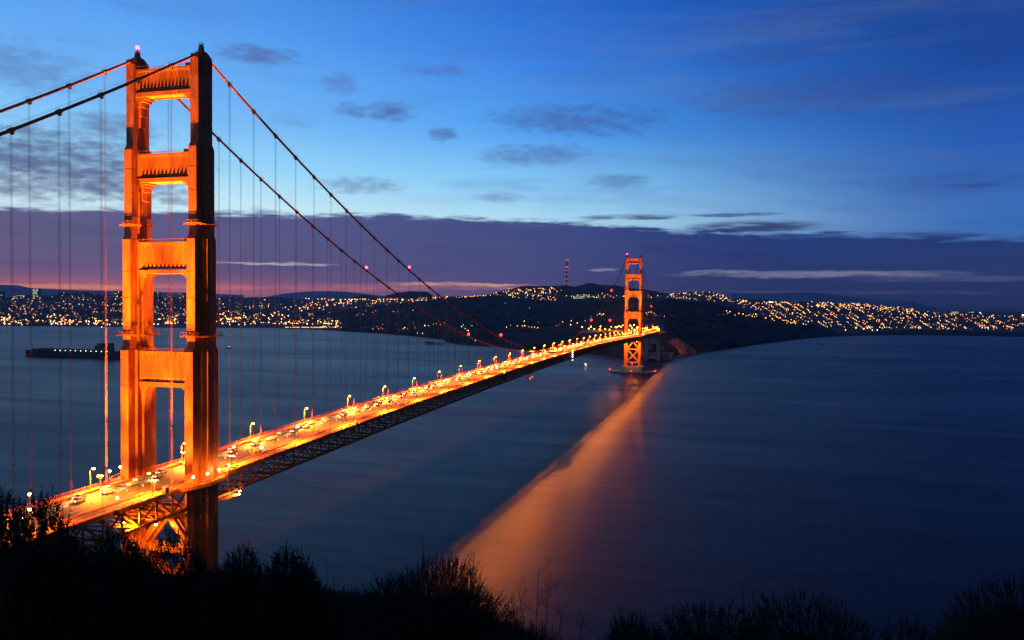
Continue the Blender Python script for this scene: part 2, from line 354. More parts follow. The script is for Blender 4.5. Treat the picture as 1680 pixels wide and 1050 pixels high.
lowR = Ridge(1290, 2100, [(1290,549),(1400,545),(1500,543),(1600,545),(1680,547),(2100,552)], [(1290,3400),(1400,3600),(2100,3900)], p=0.6, amp=2, rough=3, rows=6)
lowR.build('ocean_bluff', M['hill'])
peaks = Ridge(540, 1260, [(540,494),(640,491),(700,488),(760,486),(797,484),(830,476.5),(854,470.5),(873,469),(902,469.5),(926,468),(945,470),(966,464),(988,467),(1007,468),(1026,471),(1060,475),(1090,481),(1140,487),(1260,492)],
              8500, front=5200, zf=55, p=1.3, amp=6, rough=5, step=3)
peaks.build('twin_hilltops', M['hill'])
hillE = Ridge(628, 716, [(628,489),(635,484),(650,480.5),(674,477.5),(700,478.5),(710,484),(716,489)], 9500, front=8000, zf=100, rough=4, step=3, amp=2)
hillE.build('round_hill', M['hill'])
hillE2 = Ridge(574, 624, [(574,489),(584,486.5),(597,484),(612,487),(624,489)], 9300, front=8000, zf=100, rough=4, step=3, amp=2)
hillE2.build('small_hill', M['hill'])
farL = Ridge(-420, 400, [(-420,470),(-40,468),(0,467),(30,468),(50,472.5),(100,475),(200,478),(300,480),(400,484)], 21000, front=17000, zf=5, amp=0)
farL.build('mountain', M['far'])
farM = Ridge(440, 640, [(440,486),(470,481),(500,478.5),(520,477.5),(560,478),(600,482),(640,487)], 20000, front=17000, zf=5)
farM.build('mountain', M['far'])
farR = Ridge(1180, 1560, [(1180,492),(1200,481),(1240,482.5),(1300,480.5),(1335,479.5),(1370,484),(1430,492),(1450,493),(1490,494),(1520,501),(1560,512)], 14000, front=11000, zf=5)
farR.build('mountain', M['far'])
# sea bed slab under everything behind so land never floats
mbl = MB(); P0 = [shore(u) for u in range(-400, 2101, 25)]
mbl.add([(p.x, p.y, 0.25) for p in P0]+[(CAM.x+(p.x-CAM.x)*5, CAM.y+(p.y-CAM.y)*5, 0.25) for p in P0], [(i, i+1, len(P0)+i+1, len(P0)+i) for i in range(len(P0)-1)])
mbl.build('ground', M['cityhill'], kind='structure')


# thin dusk haze over the whole strait
hz = bpy.data.materials.new('dusk_haze'); hz.use_nodes = True; hz.node_tree.nodes.clear()
pv = hz.node_tree.nodes.new('ShaderNodeVolumePrincipled'); pv.inputs['Color'].default_value = (0.72, 0.74, 0.85, 1); pv.inputs['Density'].default_value = 1.7e-5; pv.inputs['Anisotropy'].default_value = 0.2
ho = hz.node_tree.nodes.new('ShaderNodeOutputMaterial'); hz.node_tree.links.new(pv.outputs[0], ho.inputs['Volume'])
MB().box(-26000, 26000, -900, 24000, -30, 720).build('haze', hz, kind='stuff')

# surf along the rocky shore
mb = MB(); vs = []; us_ = list(range(1090, 1420, 3))
for u in us_:
    p = shore(u); d = Vector((p.x-CAM.x, p.y-CAM.y, 0)).normalized(); w_ = 16+26*mn.noise(Vector((u*.05, 1, 1)))+14*mn.noise(Vector((u*.3, 4, 1)))
    vs += [(p.x-d.x*max(2, w_), p.y-d.y*max(2, w_), 0.05), (p.x+d.x*6, p.y+d.y*6, 0.05)]
mb.add(vs, [(2*i, 2*i+2, 2*i+3, 2*i+1) for i in range(len(us_)-1)]); mb.build('water_surf', mat('surf_foam', (0.3, 0.32, 0.34), 0.9, var=0.8, scale=0.06), kind='structure')
# ------------------------------------------------------------------ the suspension bridge
L = 1280.16; PAN = 15.24; O = 0.88; WX = 14.0; ZT = 227.4; Z0 = 82.2
def zd(Y):
    if 0 <= Y <= L: return 80.5-8.5*((Y-640)/640)**2
    return 72+0.010*Y if Y < 0 else 72-0.006*(Y-L)
def zc(Y):
    if 0 <= Y <= L: return Z0+(ZT-Z0)*((Y-L/2)/(L/2))**2
    q = -Y if Y < 0 else Y-L
    return ZT-171.0*q/343-8.75*4*(q/343)*(1-q/343)
OR = M['orange']
bridge = empty('suspension_bridge', (0, 0, 0), label='long orange suspension bridge with two tall portal towers crossing the strait', category='bridge')

def tower(Y0, lab):
    tw = link('tower', None, bridge, (0, Y0, 0), label=lab)
    TI = [(13, 119.6, [(1.72, 7.0), (2.8, 3.6), (3.85, 1.5)]), (119.6, 160.2, [(1.72, 5.8), (2.5, 2.4), (3.3, 1.1)]),
          (160.2, 193.1, [(1.72, 4.95), (2.45, 2.3 if 0 else 1.9)]), (193.1, 224.6, [(1.72, 3.8)])]
    for sx in (-1, 1):
        c = sx*WX; mb = MB()
        for ti, (z0, z1, cells) in enumerate(TI):
            for ci, (w_, d) in enumerate(cells):
                # plates between thin recessed seams
                z = z0; k = 0
                while z < z1-0.5:
                    h = min(z1, z+[10.4, 9.6, 8.6, 8.9][ti]);
                    if z1-h < 3: h = z1
                    e = 0.004*ci
                    mb.box(c-w_, c+w_, -d, d, z+e, h-0.22)
                    mb.box(c-w_+0.12, c+w_-0.12, -d+0.12, d-0.12, h-0.23, h+0.01)
                    z = h
                mb.frus(c-w_+0.01, c+w_-0.01, -d+0.01, d-0.01, z1+0.01, z1+1.5, 0.28*(ci > 0)+0.05, min(d*0.4, 1.15) if ti < 3 else 0.2)
            if ti < 3:   # small cornice under each set-back
                pass
        mb.box(c-4.6, c+4.6, -7.9, 7.9, 13.0, 15.2)
        for s in (-1, 1):   # fluted band at the head of the leg
            for q in range(4): mb.box(c-1.62+q*0.92, c-1.62+q*0.92+0.5, s*3.8-0.12*(s < 0), s*3.8+0.12*(s > 0), 217.5, 224.2)
        for x in (-1, 1):
            for q in range(6): mb.box(c+x*1.72-0.1*(x < 0), c+x*1.72+0.1*(x > 0), -3.4+q*1.2, -3.4+q*1.2+0.6, 219.5, 224.2)
        mb.build('leg', OR, tw)
        # inspection gallery rings
        for zr, d, w_ in ((125.2, 5.8, 3.3), (165.6, 4.95, 2.45)):
            g = MB()
            for s in (-1, 1):
                g.box(c-w_-0.5, c+w_+0.5, s*(d+0.05) if s > 0 else -d-0.55, d+0.55 if s > 0 else -d-0.05, zr-0.07, zr)
                g.box(c+(w_+0.05 if s > 0 else -w_-0.55), c+(w_+0.55 if s > 0 else -w_-0.05), -d-0.55, d+0.55, zr-0.071, zr-0.002)
                for h in (0.6, 1.15):
                    g.bar((c-w_-0.5, s*(d+0.5), zr+h), (c+w_+0.5, s*(d+0.5), zr+h), 0.06)
                    g.bar((c+s*(w_+0.5), -d-0.5, zr+h), (c+s*(w_+0.5), d+0.5, zr+h), 0.06)
                y = -d-0.7
                while y < d+0.8: g.bar((c+s*(w_+0.5), y, zr), (c+s*(w_+0.5), y, zr+1.15), 0.06); g.frus(c+s*(w_+0.4)-0.35, c+s*(w_+0.4)+0.35, y-0.08, y+0.08, zr-0.65, zr-0.13, -0.0, 0); y += 1.3
                x = -w_-0.7
                while x < w_+0.8: g.bar((c+x, s*(d+0.5), zr), (c+x, s*(d+0.5), zr+1.15), 0.06); g.box(c+x-0.08, c+x+0.08, s*(d+0.35)-0.3, s*(d+0.35)+0.3, zr-0.6, zr-0.13); x += 1.3
            g.build('gallery_rail', OR, tw)
        # curved cover over the cable saddle, with lantern on top
        h = MB()
        prof = [(-3.7, 224.65), (-3.6, 225.3), (-2.6, 226.0), (-1.5, 227.0), (-1.0, 227.5), (0.9, 227.5), (1.8, 227.2), (2.7, 226.6), (3.4, 225.6), (3.72, 224.65)]
        h.prism([(y, z) for y, z in prof], 'x', c-1.55, c+1.55)
        sc_ = h.build('saddle_cover', OR, tw)
        ln = MB(); ln.frus(c-0.85, c+0.85, -0.85, 0.8, 227.52, 229.3, 0.22, 0.22); ln.box(c-0.85, c+0.85, -0.85, 0.85, 229.32, 229.42)
        for a in range(8):
            p = (c+0.8*math.cos(a*0.785), 0.8*math.sin(a*0.785)); ln.bar((p[0], p[1], 229.42), (p[0], p[1], 230.5), 0.06)
            p2 = (c+0.8*math.cos(a*0.785+0.785), 0.8*math.sin(a*0.785+0.785)); ln.bar((p[0], p[1], 230.5), (p2[0], p2[1], 230.5), 0.06); ln.bar((p[0], p[1], 230.0), (p2[0], p2[1], 230.0), 0.05)
        ln.box(c-0.3, c+0.3, -0.3, 0.3, 229.43, 230.2)
        if sx > 0: ln.bar((c-0.6, 0, 229.5), (c-0.6, 0, 231.6), 0.08); ln.bar((c+0.5, 0.3, 229.5), (c+0.5, 0.3, 231.3), 0.08); ln.bar((c, 0.3, 230.2), (c, 0.3, 231.7), 0.1)
        ln.build('lantern', OR, sc_)
    xin = WX-1.76
    for (zt, zb, zl, n, xi) in ((222.3, 214.6, 212.3, 14, xin), (191.4, 183.2, 181.0, 12, xin-0.7), (159.1, 149.6, 147.6, 11, xin-0.85), (119.0, 108.4, 106.0, 10, xin-1.1)):
        x0, x1 = -xi-0.3, xi+0.3; mb = MB(); D = 2.75
        mb.box(x0, x1, -D, D, zt-0.9, zt)                              # top cornice
        mb.box(x0, x1, -D+0.55, D-0.55, zb-0.1, zt-0.9)                # web
        mb.box(x0, x1, -D, D, zb, zb+0.35) if 0 else None
        mb.box(x0, x1, -D-0.1, D+0.1, zl, zb-0.75)                     # lower chord, proud of the web
        mb.box(x0, x0+1.7, -D+0.05, D-0.05, zb-0.05, zt-0.91); mb.box(x1-1.7, x1, -D+0.05, D-0.05, zb-0.05, zt-0.91)
        st = mb.build('portal_strut', OR, tw)
        # upright fluting with pointed feet
        p = (x1-x0-3.4)/n
        for s in (-1, 1):
            fl = MB()
            for k in range(n):
                a = x0+1.7+k*p; b = a+p; m_ = (a+b)/2; y0 = s*(D-0.56); y1 = s*(D-0.02); zt2 = zt-0.93; z3 = zb+0.9; ar = zt2-1.1
                # V-fold: ridge at the joints, valley in the middle, arched head
                fl.add([(a, y1, z3), (m_, y0, z3), (b, y1, z3), (a, y1, zt2), (m_, y0, ar), (b, y1, zt2), (m_, y1, zt2)], [(0,1,4,3), (1,2,5,4)])
                fl.add([(a, y1, zt2), (m_, y0, ar), (m_-p*0.3, y1, zt2)], [(0,1,2)]); fl.add([(b, y1, zt2), (m_, y0, ar), (m_+p*0.3, y1, zt2)], [(0,1,2)])
                fl.add([(a-p*0.5 if k else a, y0, zb+0.1), (a, y1, z3), (m_, y0, z3), (m_, y0, zb+0.1)], [(0,1,2,3)])
                fl.add([(m_, y0, zb+0.1), (m_, y0, z3), (b, y1, z3), (b, y0, zb+0.1)], [(0,1,2,3)])
            fl.build('fluted_panel', OR, st)
        ra = MB()   # walkway rail on the strut
        for s in (-1, 1):
            ra.bar((x0, s*2.6, zt+1.1), (x1, s*2.6, zt+1.1), 0.07); ra.bar((x0, s*2.6, zt+0.55), (x1, s*2.6, zt+0.55), 0.05)
            x = x0+0.3
            while x < x1: ra.bar((x, s*2.6, zt), (x, s*2.6, zt+1.1), 0.06); x += 2.0
        ra.box(x1-4.2, x1-0.5, -1.5, 1.5, zt+0.002, zt+1.4)
        ra.build('handrail', OR, st)
        for sx in (-1, 1):   # stepped haunch in the corner
            hb = MB(); x = sx*xi
            for (dx_, dz_, dd) in ((3.6, 0.7, 2.45), (2.7, 1.6, 2.2), (1.9, 3.4, 1.9), (1.25, 6.6, 1.6), (0.7, 10.6, 1.3)):
                k_ = 1.0 if zt < 130 or zt > 0 else 1
                a, b = sorted((x+sx*0.4, x-sx*dx_)); hb.box(a, b, -dd, dd, zl-dz_*k_, zl-0.003)
            hb.build('corner_haunch', OR, tw)
    # bracing below the roadway
    for (a, b, nm) in (((-WX+3.6, 47.5), (0, 60.5), 'diagonal_brace'), ((WX-3.6, 47.5), (0, 60.5), 'diagonal_brace'), ((-WX+3.2, 46.0), (WX-3.2, 46.0), 'cross_beam'), ((-WX+3.2, 60.8), (WX-3.2, 60.8), 'cross_beam'),
                       ((-WX+3.6, 44.6), (WX-3.6, 22.5), 'diagonal_brace'), ((-WX+3.6, 22.5), (WX-3.6, 44.6), 'diagonal_brace'), ((-WX+3.2, 20.5), (WX-3.2, 20.5), 'cross_beam')):
        for s in (-1, 1):
            mb = MB(); off = 0.02 if a[1] < b[1] else 0.0
            mb.bar((a[0], s*(2.1+off), a[1]), (b[0], s*(2.1+off), b[1]), 1.3, 2.2)
            mb.build(nm, OR, tw)
    MB().box(-3.2, 3.2, -1.8, 1.8, 31.5, 35.8).build('gusset_plate', OR, tw); MB().box(-3.4, 3.4, -1.7, 1.7, 56.8, 61.9).build('gusset_plate', OR, tw)
    return tw
t1 = tower(0, 'near portal tower glowing orange under floodlights, taller in the picture')
t2 = tower(L, 'far portal tower standing on its oval fender in the strait')

def pier(Y0, lab, fender):
    p = empty('bridge_pier', (0, Y0, 0), label=lab, category='bridge pier', group='concrete piers of the towers')
    mb = MB(); mb.prism([(21*math.cos(a*math.pi/12)*1.12, 10.5*math.sin(a*math.pi/12)*1.1) for a in range(24)], 'z', -3, 11.6)
    mb.box(-20.5, 20.5, -9.6, 9.6, 11.6, 12.95)
    for k in range(-9, 10):
        for s in (-1, 1): mb.box(k*2.1-0.45, k*2.1+0.45, s*9.9-0.5, s*9.9+0.5, 1, 12.2)
    mb.build('pier_block', M['concrete'], p)
    if fender:
        f = MB(); n = 56; vs = []
        for r, z in ((1.0, -3), (1.0, 3.6), (0.9, 3.6), (0.9, -3)):
            vs += [((45.5*math.cos(2*math.pi*k/n))*r, (23*math.sin(2*math.pi*k/n))*r, z) for k in range(n)]
        f.add(vs, [(i*n+k, i*n+(k+1)%n, ((i+1)%4)*n+(k+1)%n, ((i+1)%4)*n+k) for i in range(4) for k in range(n)])
        f.build('oval_fender', M['concrete'], p)
pier(0, 'concrete pier at water level under the near tower, behind the bushes', False)
pier(L, 'concrete pier with oval fender ring under the far tower', True)

# main cables with their bands
for sx in (-1, 1):
    c = sx*WX; ys = [-343+343/24*i for i in range(24)]+[L/96*i for i in range(97)]+[L+343/24*i for i in range(1, 25)]
    mb = MB(); mb.tube([(c, y, zc(y)) for y in ys], 0.47, 10)
    cb = mb.build('main_cable', OR, bridge, smooth=True, label='western main cable, nearer the viewer' if sx > 0 else 'eastern main cable, beyond the roadway')
    hl = MB()
    for s in (-1, 1): hl.tube([(c+s*0.55, y, zc(y)+1.35) for y in ys], 0.025, 3)
    hl.build('hand_rope', OR, cb)
    bands = [O+PAN*k for k in range(1, 84)]+[-O*0-0.26-PAN*k for k in range(1, 23)]+[L+0.26+PAN*k for k in range(1, 23)]
    bm_ = MB(); bm_.tube([(0, -0.85, 0), (0, 0.85, 0)], 0.68, 8); bm_.box(-0.2, 0.2, -0.5, 0.5, -1.15, -0.5)
    for s in (-1, 1): bm_.bar((s*0.52, 0, 0.3), (s*0.52, 0, 1.4), 0.07)
    bme = bm_.mesh('cable_band', OR)
    for y in bands:
        if abs(y-L/2) < 20: pass
        d = (zc(y+1)-zc(y-1))/2
        o = link('cable_band', bme, cb, (c, y, zc(y))); o.rotation_euler = (math.atan(d), 0, 0)
        zb = zd(y)-0.3
        if zc(y)-zb > 1.0:
            s_ = MB()
            for ix in (-1, 1):
                for iy in (-1, 1): s_.tube([(ix*0.14, iy*0.26, 0), (ix*0.14, iy*0.26, zc(y)-0.6-zb)], 0.032, 4)
            s_.box(-0.3, 0.3, -0.4, 0.4, -0.4, 0.5); s_.box(-0.28, 0.28, -0.36, 0.36, 22, 22.3) if zc(y)-zb > 30 else 0
            s_.build('suspender', OR, bridge).location = (c, y, zb)

# roadway
def strip(x0, x1, ya, yb, dz0, dz1, mb, step=20, mi=0):
    n = max(1, int(math.ceil((yb-ya)/step))); vs = []
    for i in range(n+1):
        y = ya+(yb-ya)*i/n; z = zd(y); vs += [(x0, y, z+dz0), (x1, y, z+dz0), (x1, y, z+dz1), (x0, y, z+dz1)]
    fs = [(i*4+k, i*4+(k+1)%4, i*4+4+(k+1)%4, i*4+4+k) for i in range(n) for k in range(4)]+[(3,2,1,0), (n*4, n*4+1, n*4+2, n*4+3)]
    mb.add(vs, fs, mi)
YA, YB = -343.0, L+420.0
mb = MB(); strip(-9.5, 9.5, YA, YB, -0.5, 0.0, mb); road = mb.build('roadway', M['asphalt'], bridge)
mb = MB()
for x in (-9.1, 9.1): strip(x-0.07, x+0.07, YA, YB, 0.002, 0.006, mb)
for x in (-6.0, -2.9, 3.2, 6.3):
    y = -120.0
    while y < 1500: strip(x-0.07, x+0.07, y, y+3.5, 0.002, 0.006, mb); y += 12
mb.build('lane_markings', M['line'], road)
mb = MB()
y = -120
while y < 1600: mb.box(-0.05, 0.13, y, y+0.18, zd(y), zd(y)+0.75); y += 7.6
mb.build('lane_divider_posts', M['white'], road, kind='stuff')
for sx in (-1, 1):
    mb = MB(); a, b = sorted((sx*9.5, sx*13.0)); strip(a, b, YA, YB, -0.45, 0.16, mb); mb.build('sidewalk', M['walk'], bridge)
    mb = MB(); a, b = sorted((sx*9.62, sx*9.9)); strip(a, b, YA, YB, 0.162, 0.85, mb); mb.build('kerb_rail', OR, bridge)
    mb = MB(); a, b = sorted((sx*14.4, sx*14.6)); strip(a, b, YA, YB, -1.5, 0.05, mb); strip(*sorted((sx*14.42, sx*14.6)), YA, YB, 1.05, 1.17, mb); strip(*sorted((sx*14.47, sx*14.55)), YA, YB, 0.25, 0.31, mb)
    strip(*sorted((sx*13.0, sx*14.4)), YA, YB, -0.4, 0.155, mb)
    rl = mb.build('railing', OR, bridge)
    po = MB(); y = YA
    while y < L+60:
        k = 3.81; po.box(sx*14.51-0.07, sx*14.51+0.07, y-0.07, y+0.07, zd(y), zd(y)+1.2)
        if -130 < y < 420:
            q = y+0.3
            while q < y+k-0.1: po.box(sx*14.51-0.015, sx*14.51+0.015, q-0.015, q+0.015, zd(y)+0.3, zd(y)+1.06); q += 0.35
        y += k
    po.build('railing_posts', OR, rl, kind='stuff')
# stiffening trusses
H = 7.7
for sx in (-1, 1):
    tr = link('stiffening_truss', None, bridge, (0, 0, 0))
    for nm, dz in (('top_chord', -0.9), ('bottom_chord', -H-0.7)):
        mb = MB(); strip(*sorted((sx*13.3, sx*14.5)), YA, L+343, dz-0.45, dz+0.45, mb); mb.build(nm, OR, tr)
    rest = MB(); P = 7.62; i = int(YA/P); pcount = 0
    protos = {}
    while i*P < L+343:
        y = i*P; za = zd(y)-1.3; zb = zd(y)-H-0.4; y2 = y+P
        if -16 < i < 132 and sx > 0:
            if 'p' not in protos: protos['p'] = MB().box(-0.28, 0.28, -0.25, 0.25, 0, H-0.9).mesh('truss_post', OR)
            link('truss_post', protos['p'], tr, (13.9, y, zb))
            up = i % 2 == 0
            if up not in protos: protos[up] = MB().bar((0, 0, 0 if up else H-0.9), (0, P, H-0.9 if up else 0), 0.42, 0.5).mesh('truss_diagonal', OR)
            link('truss_diagonal', protos[up], tr, (13.9, y, zb))
        else:
            rest.box(sx*13.9-0.28, sx*13.9+0.28, y-0.25, y+0.25, zb, za)
            rest.bar((sx*13.9, y, zb if i % 2 == 0 else za), (sx*13.9, y2, za if i % 2 == 0 else zb), 0.42, 0.5)
        i += 1
    rest.build('distant_truss_members', OR, tr, kind='stuff')
mb = MB(); i = int(YA/7.62); 
while i*7.62 < L+343:
    y = i*7.62; z = zd(y)
    mb.box(-13.3, 13.3, y-0.25, y+0.25, z-2.4, z-0.52)
    mb.box(-13.3, 13.3, y-0.2, y+0.2, z-H-0.85, z-H-0.35)
    mb.bar((-13.3 if i % 2 else 13.3, y, z-H-0.6), (13.3 if i % 2 else -13.3, y+7.62, z-H-0.6), 0.35)
    mb.bar((-13, y, z-H-0.4), (0, y, z-2.4), 0.3); mb.bar((13, y, z-H-0.4), (0, y, z-2.4), 0.3)
    i += 1
mb.build('floor_beams', OR, bridge, kind='stuff')
# curved balcony walkway round the outer side of each leg
for Y0 in (0, L):
    for sx in (-1, 1):
        mb = MB(); n = 20
        def bal(t): a = math.pi*t; return (sx*(14.6+4.6*math.sin(a)**0.7 if 0 < t < 1 else 14.6), Y0-13.5+27*t)
        for k in range(n):
            a, b = bal(k/n), bal((k+1)/n); z = zd(a[1] if 0 <= a[1] <= L else Y0); z = 72.0
            for (d0, d1, h0, h1) in ((-0.0, 0.25, 1.15, 1.3), (0.0, 0.2, -1.2, 0.16)):
                mb.add([(a[0]-sx*d1, a[1], z+h0), (a[0], a[1], z+h0), (b[0], b[1], z+h0), (b[0]-sx*d1, b[1], z+h0), (a[0]-sx*d1, a[1], z+h1), (a[0], a[1], z+h1), (b[0], b[1], z+h1), (b[0]-sx*d1, b[1], z+h1)],
                       [(0,3,2,1),(4,5,6,7),(0,1,5,4),(1,2,6,5),(2,3,7,6),(3,0,4,7)])
            mb.bar((a[0]-sx*0.1, a[1], z), (a[0]-sx*0.1, a[1], z+1.2), 0.1)
            if k not in (0,) : mb.add([(sx*14.5, a[1], z+0.15), (a[0], a[1], z+0.15), (b[0], b[1], z+0.15), (sx*14.5, b[1], z+0.15)], [(0,1,2,3)])
        mb.build('balcony', OR, bridge)

# ------------------------------------------------------------------ street lamps on the bridge
ORC = (1.0, 0.22, 0.01)
LP = 150000
mb = MB(); mb.tube([(0,0,0.1),(0,0,6.8)], [0.14, 0.08], 8); mb.frus(-0.3, 0.3, -0.3, 0.3, 0.1, 0.9, 0.12, 0.12); me_pole = mb.mesh('pole', OR)
mb = MB(); mb.tube([(0,0,6.7),(-0.25,0,7.5),(-0.7,0,7.85),(-1.4,0,7.9)], 0.055, 6); me_arm = mb.mesh('arm', OR)
mb = MB(); mb.frus(-1.75,-1.05,-0.28,0.28,7.82,8.06,0.1,0.08); me_head = mb.mesh('lamp_head', M['dark'])
mb = MB(); mb.ball((-1.4,0,7.68), 0.52, sz=0.7); me_glow = mb.mesh('lens', M['lamp'], True)
ldat = bpy.data.lights.new('lamp_light', 'SPOT'); ldat.spot_size = R(166); ldat.spot_blend = 0.35; ldat.energy = LP; ldat.color = ORC; ldat.shadow_soft_size = 0.22
def lamp(x, y, label, side, light=True, group='sodium street lamps along the bridge'):
    o = empty('street_lamp', (x, y, zd(y)), 0 if side > 0 else math.pi, label=label, category='street lamp', group=group)
    link('pole', me_pole, o); link('arm', me_arm, o); h = link('lamp_head', me_head, o); link('lens', me_glow, h)
    if light:
        l = bpy.data.objects.new('lamp_light', ldat); COL.objects.link(l); l.parent = o; l.location = (-1.4, 0, 6.95)
ordn = ['first','second','third','fourth','fifth','sixth','seventh','eighth','ninth','tenth','eleventh','twelfth','thirteenth','fourteenth','fifteenth','sixteenth','seventeenth','eighteenth','nineteenth','twentieth',
        'twenty-first','twenty-second','twenty-third','twenty-fourth','twenty-fifth','twenty-sixth','twenty-seventh','twenty-eighth']
for k in range(28):
    y = 22+45.72*k
    if y > L-8: break
    lamp(13.0, y, 'lit street lamp on the near kerb, %s beyond the near tower' % ordn[k], 1)
    lamp(-13.0, y, 'lit street lamp on the far kerb, %s beyond the near tower' % ordn[k], -1)
for k in range(1, 8):
    y = 22-45.72*k
    lamp(13.0, y, 'lit street lamp on the near kerb, %s before the near tower' % ordn[k-1], 1)
    lamp(-13.0, y, 'lit street lamp on the far kerb, %s before the near tower' % ordn[k-1], -1)
for k in range(8):
    y = L+16+45.72*k
    lamp(13.0, y, 'lit street lamp on the near kerb, %s beyond the far tower' % ordn[k], 1)
    lamp(-13.0, y, 'lit street lamp on the far kerb, %s beyond the far tower' % ordn[k], -1)
# globe posts on the balconies
mb = MB(); mb.tube([(0,0,0),(0,0,3.0)], [0.11, 0.07], 8); me_gp = mb.mesh('post', M['dark'])
mb = MB(); mb.ball((0,0,3.35), 0.46); me_gg = mb.mesh('globe', M['lamp'], True)
gl = bpy.data.lights.new('globe_light', 'POINT'); gl.energy = 2600; gl.color = (1.0, 0.45, 0.12); gl.shadow_soft_size = 0.2
def globe(x, y, label, s=1.0, z=None, light=True):
    o = empty('globe_lamp', (x, y, (72.2 if z is None else z)), label=label, category='lamp post', group='short globe lamps by the bridge railings')
    link('post', me_gp, o); link('globe', me_gg, o)
    if light: l = bpy.data.objects.new('globe_light', gl); COL.objects.link(l); l.parent = o; l.location = (0.6, 0, 3.3)
for i, (x, y) in enumerate([(17.9,-9.5),(18.9,-3.2),(18.9,3.2),(17.8,10.5)]): globe(x, y, 'short globe lamp on the curved balcony of the near tower, %s from the left' % ordn[i])
for i, (x, y) in enumerate([(-17.0,-11),(-18.8,-4)]): globe(x, y, 'short globe lamp behind the far leg of the near tower, %s from the left' % ordn[i])
globe(14.8, -41.0, 'short globe lamp on a grey box at the near railing before the tower')
globe(-14.8, -46.0, 'short globe lamp at the far railing where bushes hide the road')
for s in (-1, 1):
    for i, y in enumerate((L-10, L+3, L+12)): globe(s*18.2, y, 'short globe lamp on the %s balcony of the far tower, %s along' % ('near' if s > 0 else 'far', ordn[i]), light=False)
# small equipment boxes on the near railing
for y, lb in ((-41.0, 'dark steel equipment box on the near railing under a globe lamp'), (-19.5, 'dark steel equipment box on the near railing just before the tower'), (116.0, 'pale equipment box on the near railing beyond the tower')):
    mb = MB(); mb.box(-0.6, 0.6, -0.9, 0.9, -0.2, 0 if y == -41 else 2.0); mb.box(-0.66, 0.66, -0.96, 0.96, 0.002 if y == -41 else 2.0, 0.12 if y == -41 else 2.12)
    o = mb.build('equipment_box', M['dark'] if y < 0 else M['wall'], label=lb, category='equipment box', group='boxes on the railing'); o.location = (14.8 if y != 116 else 15.2, y, zd(y)+0.2)

# ------------------------------------------------------------------ floodlights that light the towers
FC = (1.0, 0.42, 0.04)
mb = MB(); mb.tube([(0,0,0),(0,0,3.6)], [0.16, 0.12], 8); mb.box(-1.1, 1.1, -0.12, 0.12, 3.5, 3.7); me_fp = mb.mesh('mast', M['dark'])
mb = MB(); mb.frus(-0.45, 0.45, -0.4, 0.4, 3.75, 4.4, -0.1, -0.08); me_fh = mb.mesh('flood_head', M['dark'])
mb = MB(); mb.ball((0,0,4.42), 0.34, sz=0.8); me_fl = mb.mesh('lens', M['flood'], True)
def floodset(x, y, z, label, aims, nheads=2):
    o = empty('floodlight_mast', (x, y, z), label=label, category='floodlight', group='floodlight masts near the towers')
    link('mast', me_fp, o)
    for i in range(nheads):
        q = link('flood_head', me_fh, o, ((i-(nheads-1)/2)*1.5, 0, 0)); link('lens', me_fl, q)
    for (t, P, ang) in aims:
        l = spot_light('flood_light', (x, y, z+5.0), t, P, FC, ang, 0.9, 0.5)
        l.parent = o; l.location = (0, 0, 5.0)
FP = 0.55
for Y0, w_ in ((0, 'near'), (L, 'far')):
    for sx in (-1, 1):
        c = sx*WX
        s1 = 'near kerb' if sx > 0 else 'far kerb'
        # each mast has one lamp for every stage of the tower
        aims = [((c, Y0-4, 206), 9.0e6*FP, 22), ((c*0.4, Y0-3, 168), 1.5e6*FP, 30), ((c*0.5, Y0-3, 122), 0.6e6*FP, 50), ((c, Y0-6, 95), 0.13e6*FP, 90)]
        floodset(sx*11.3, Y0-21, 72.0, 'mast of floodlights on the %s in front of the %s tower' % (s1, w_), aims, 2)
        aims2 = [((c, Y0+4, 205), 2.2e6*FP, 24), ((c*0.4, Y0+3, 150), 1.2e6*FP, 40), ((c, Y0+6, 100), 0.10e6*FP, 90)]
        floodset(sx*11.3, Y0+21, 72.3, 'mast of floodlights on the %s just beyond the %s tower' % (s1, w_), aims2, 2)
# big lamp at the near railing and lamps below the deck
def under(x, y, z, label, target, P, ang, big=1.0):
    o = empty('work_floodlight', (x, y, z), label=label, category='floodlight', group='floodlights below the roadway')
    mb = MB(); mb.frus(-0.5, 0.5, -0.4, 0.4, 0.2, 0.9, 0.1, 0.1); mb.bar((0, 0, 0.9), (0, 0, 2.2), 0.15); mb.build('housing', M['dark'], o)
    mb = MB(); mb.ball((0, 0, -0.05), 0.42*big, sz=0.8); mb.build('lens', M['flood'], o)
    l = spot_light('work_light', (x, y, z-0.8), target, P, FC, ang, 0.5, 0.4); l.parent = o; l.location = (0, 0, -0.8)
under(13.4, -37, 66.6, 'bright floodlight hung under the roadway left of the near tower', (8, 0, 45), 0.08e6, 110)
under(1.0, -8.5, 57.0, 'bright floodlight above the diagonal braces of the near tower', (2, 6, 30), 0.03e6, 150)
under(15.6, 20, 63.6, 'bright floodlight on a small platform under the deck right of the near tower', (8, 0, 45), 0.06e6, 110)
mb = MB(); mb.box(12.8, 16.6, 9, 19.8, 62.3, 62.45)
for y in (9.2, 13, 16.5, 19.6): mb.bar((16.5, y, 62.4), (16.5, y, 63.6), 0.08)
mb.bar((16.5, 9.1, 63.6), (16.5, 19.8, 63.6), 0.08)
mb.build('work_platform', OR, bridge)
o = empty('railing_floodlight', (15.4, 34.5, zd(34.5)+0.3), label='very bright floodlight on the near railing right of the near tower', category='floodlight')
mb = MB(); mb.tube([(0,0,0),(0,0,4.3)], 0.12, 8); mb.build('mast', M['dark'], o); mb = MB(); mb.ball((0,0,4.8), 0.62, sz=0.8); mb.build('lens', M['flood'], o)
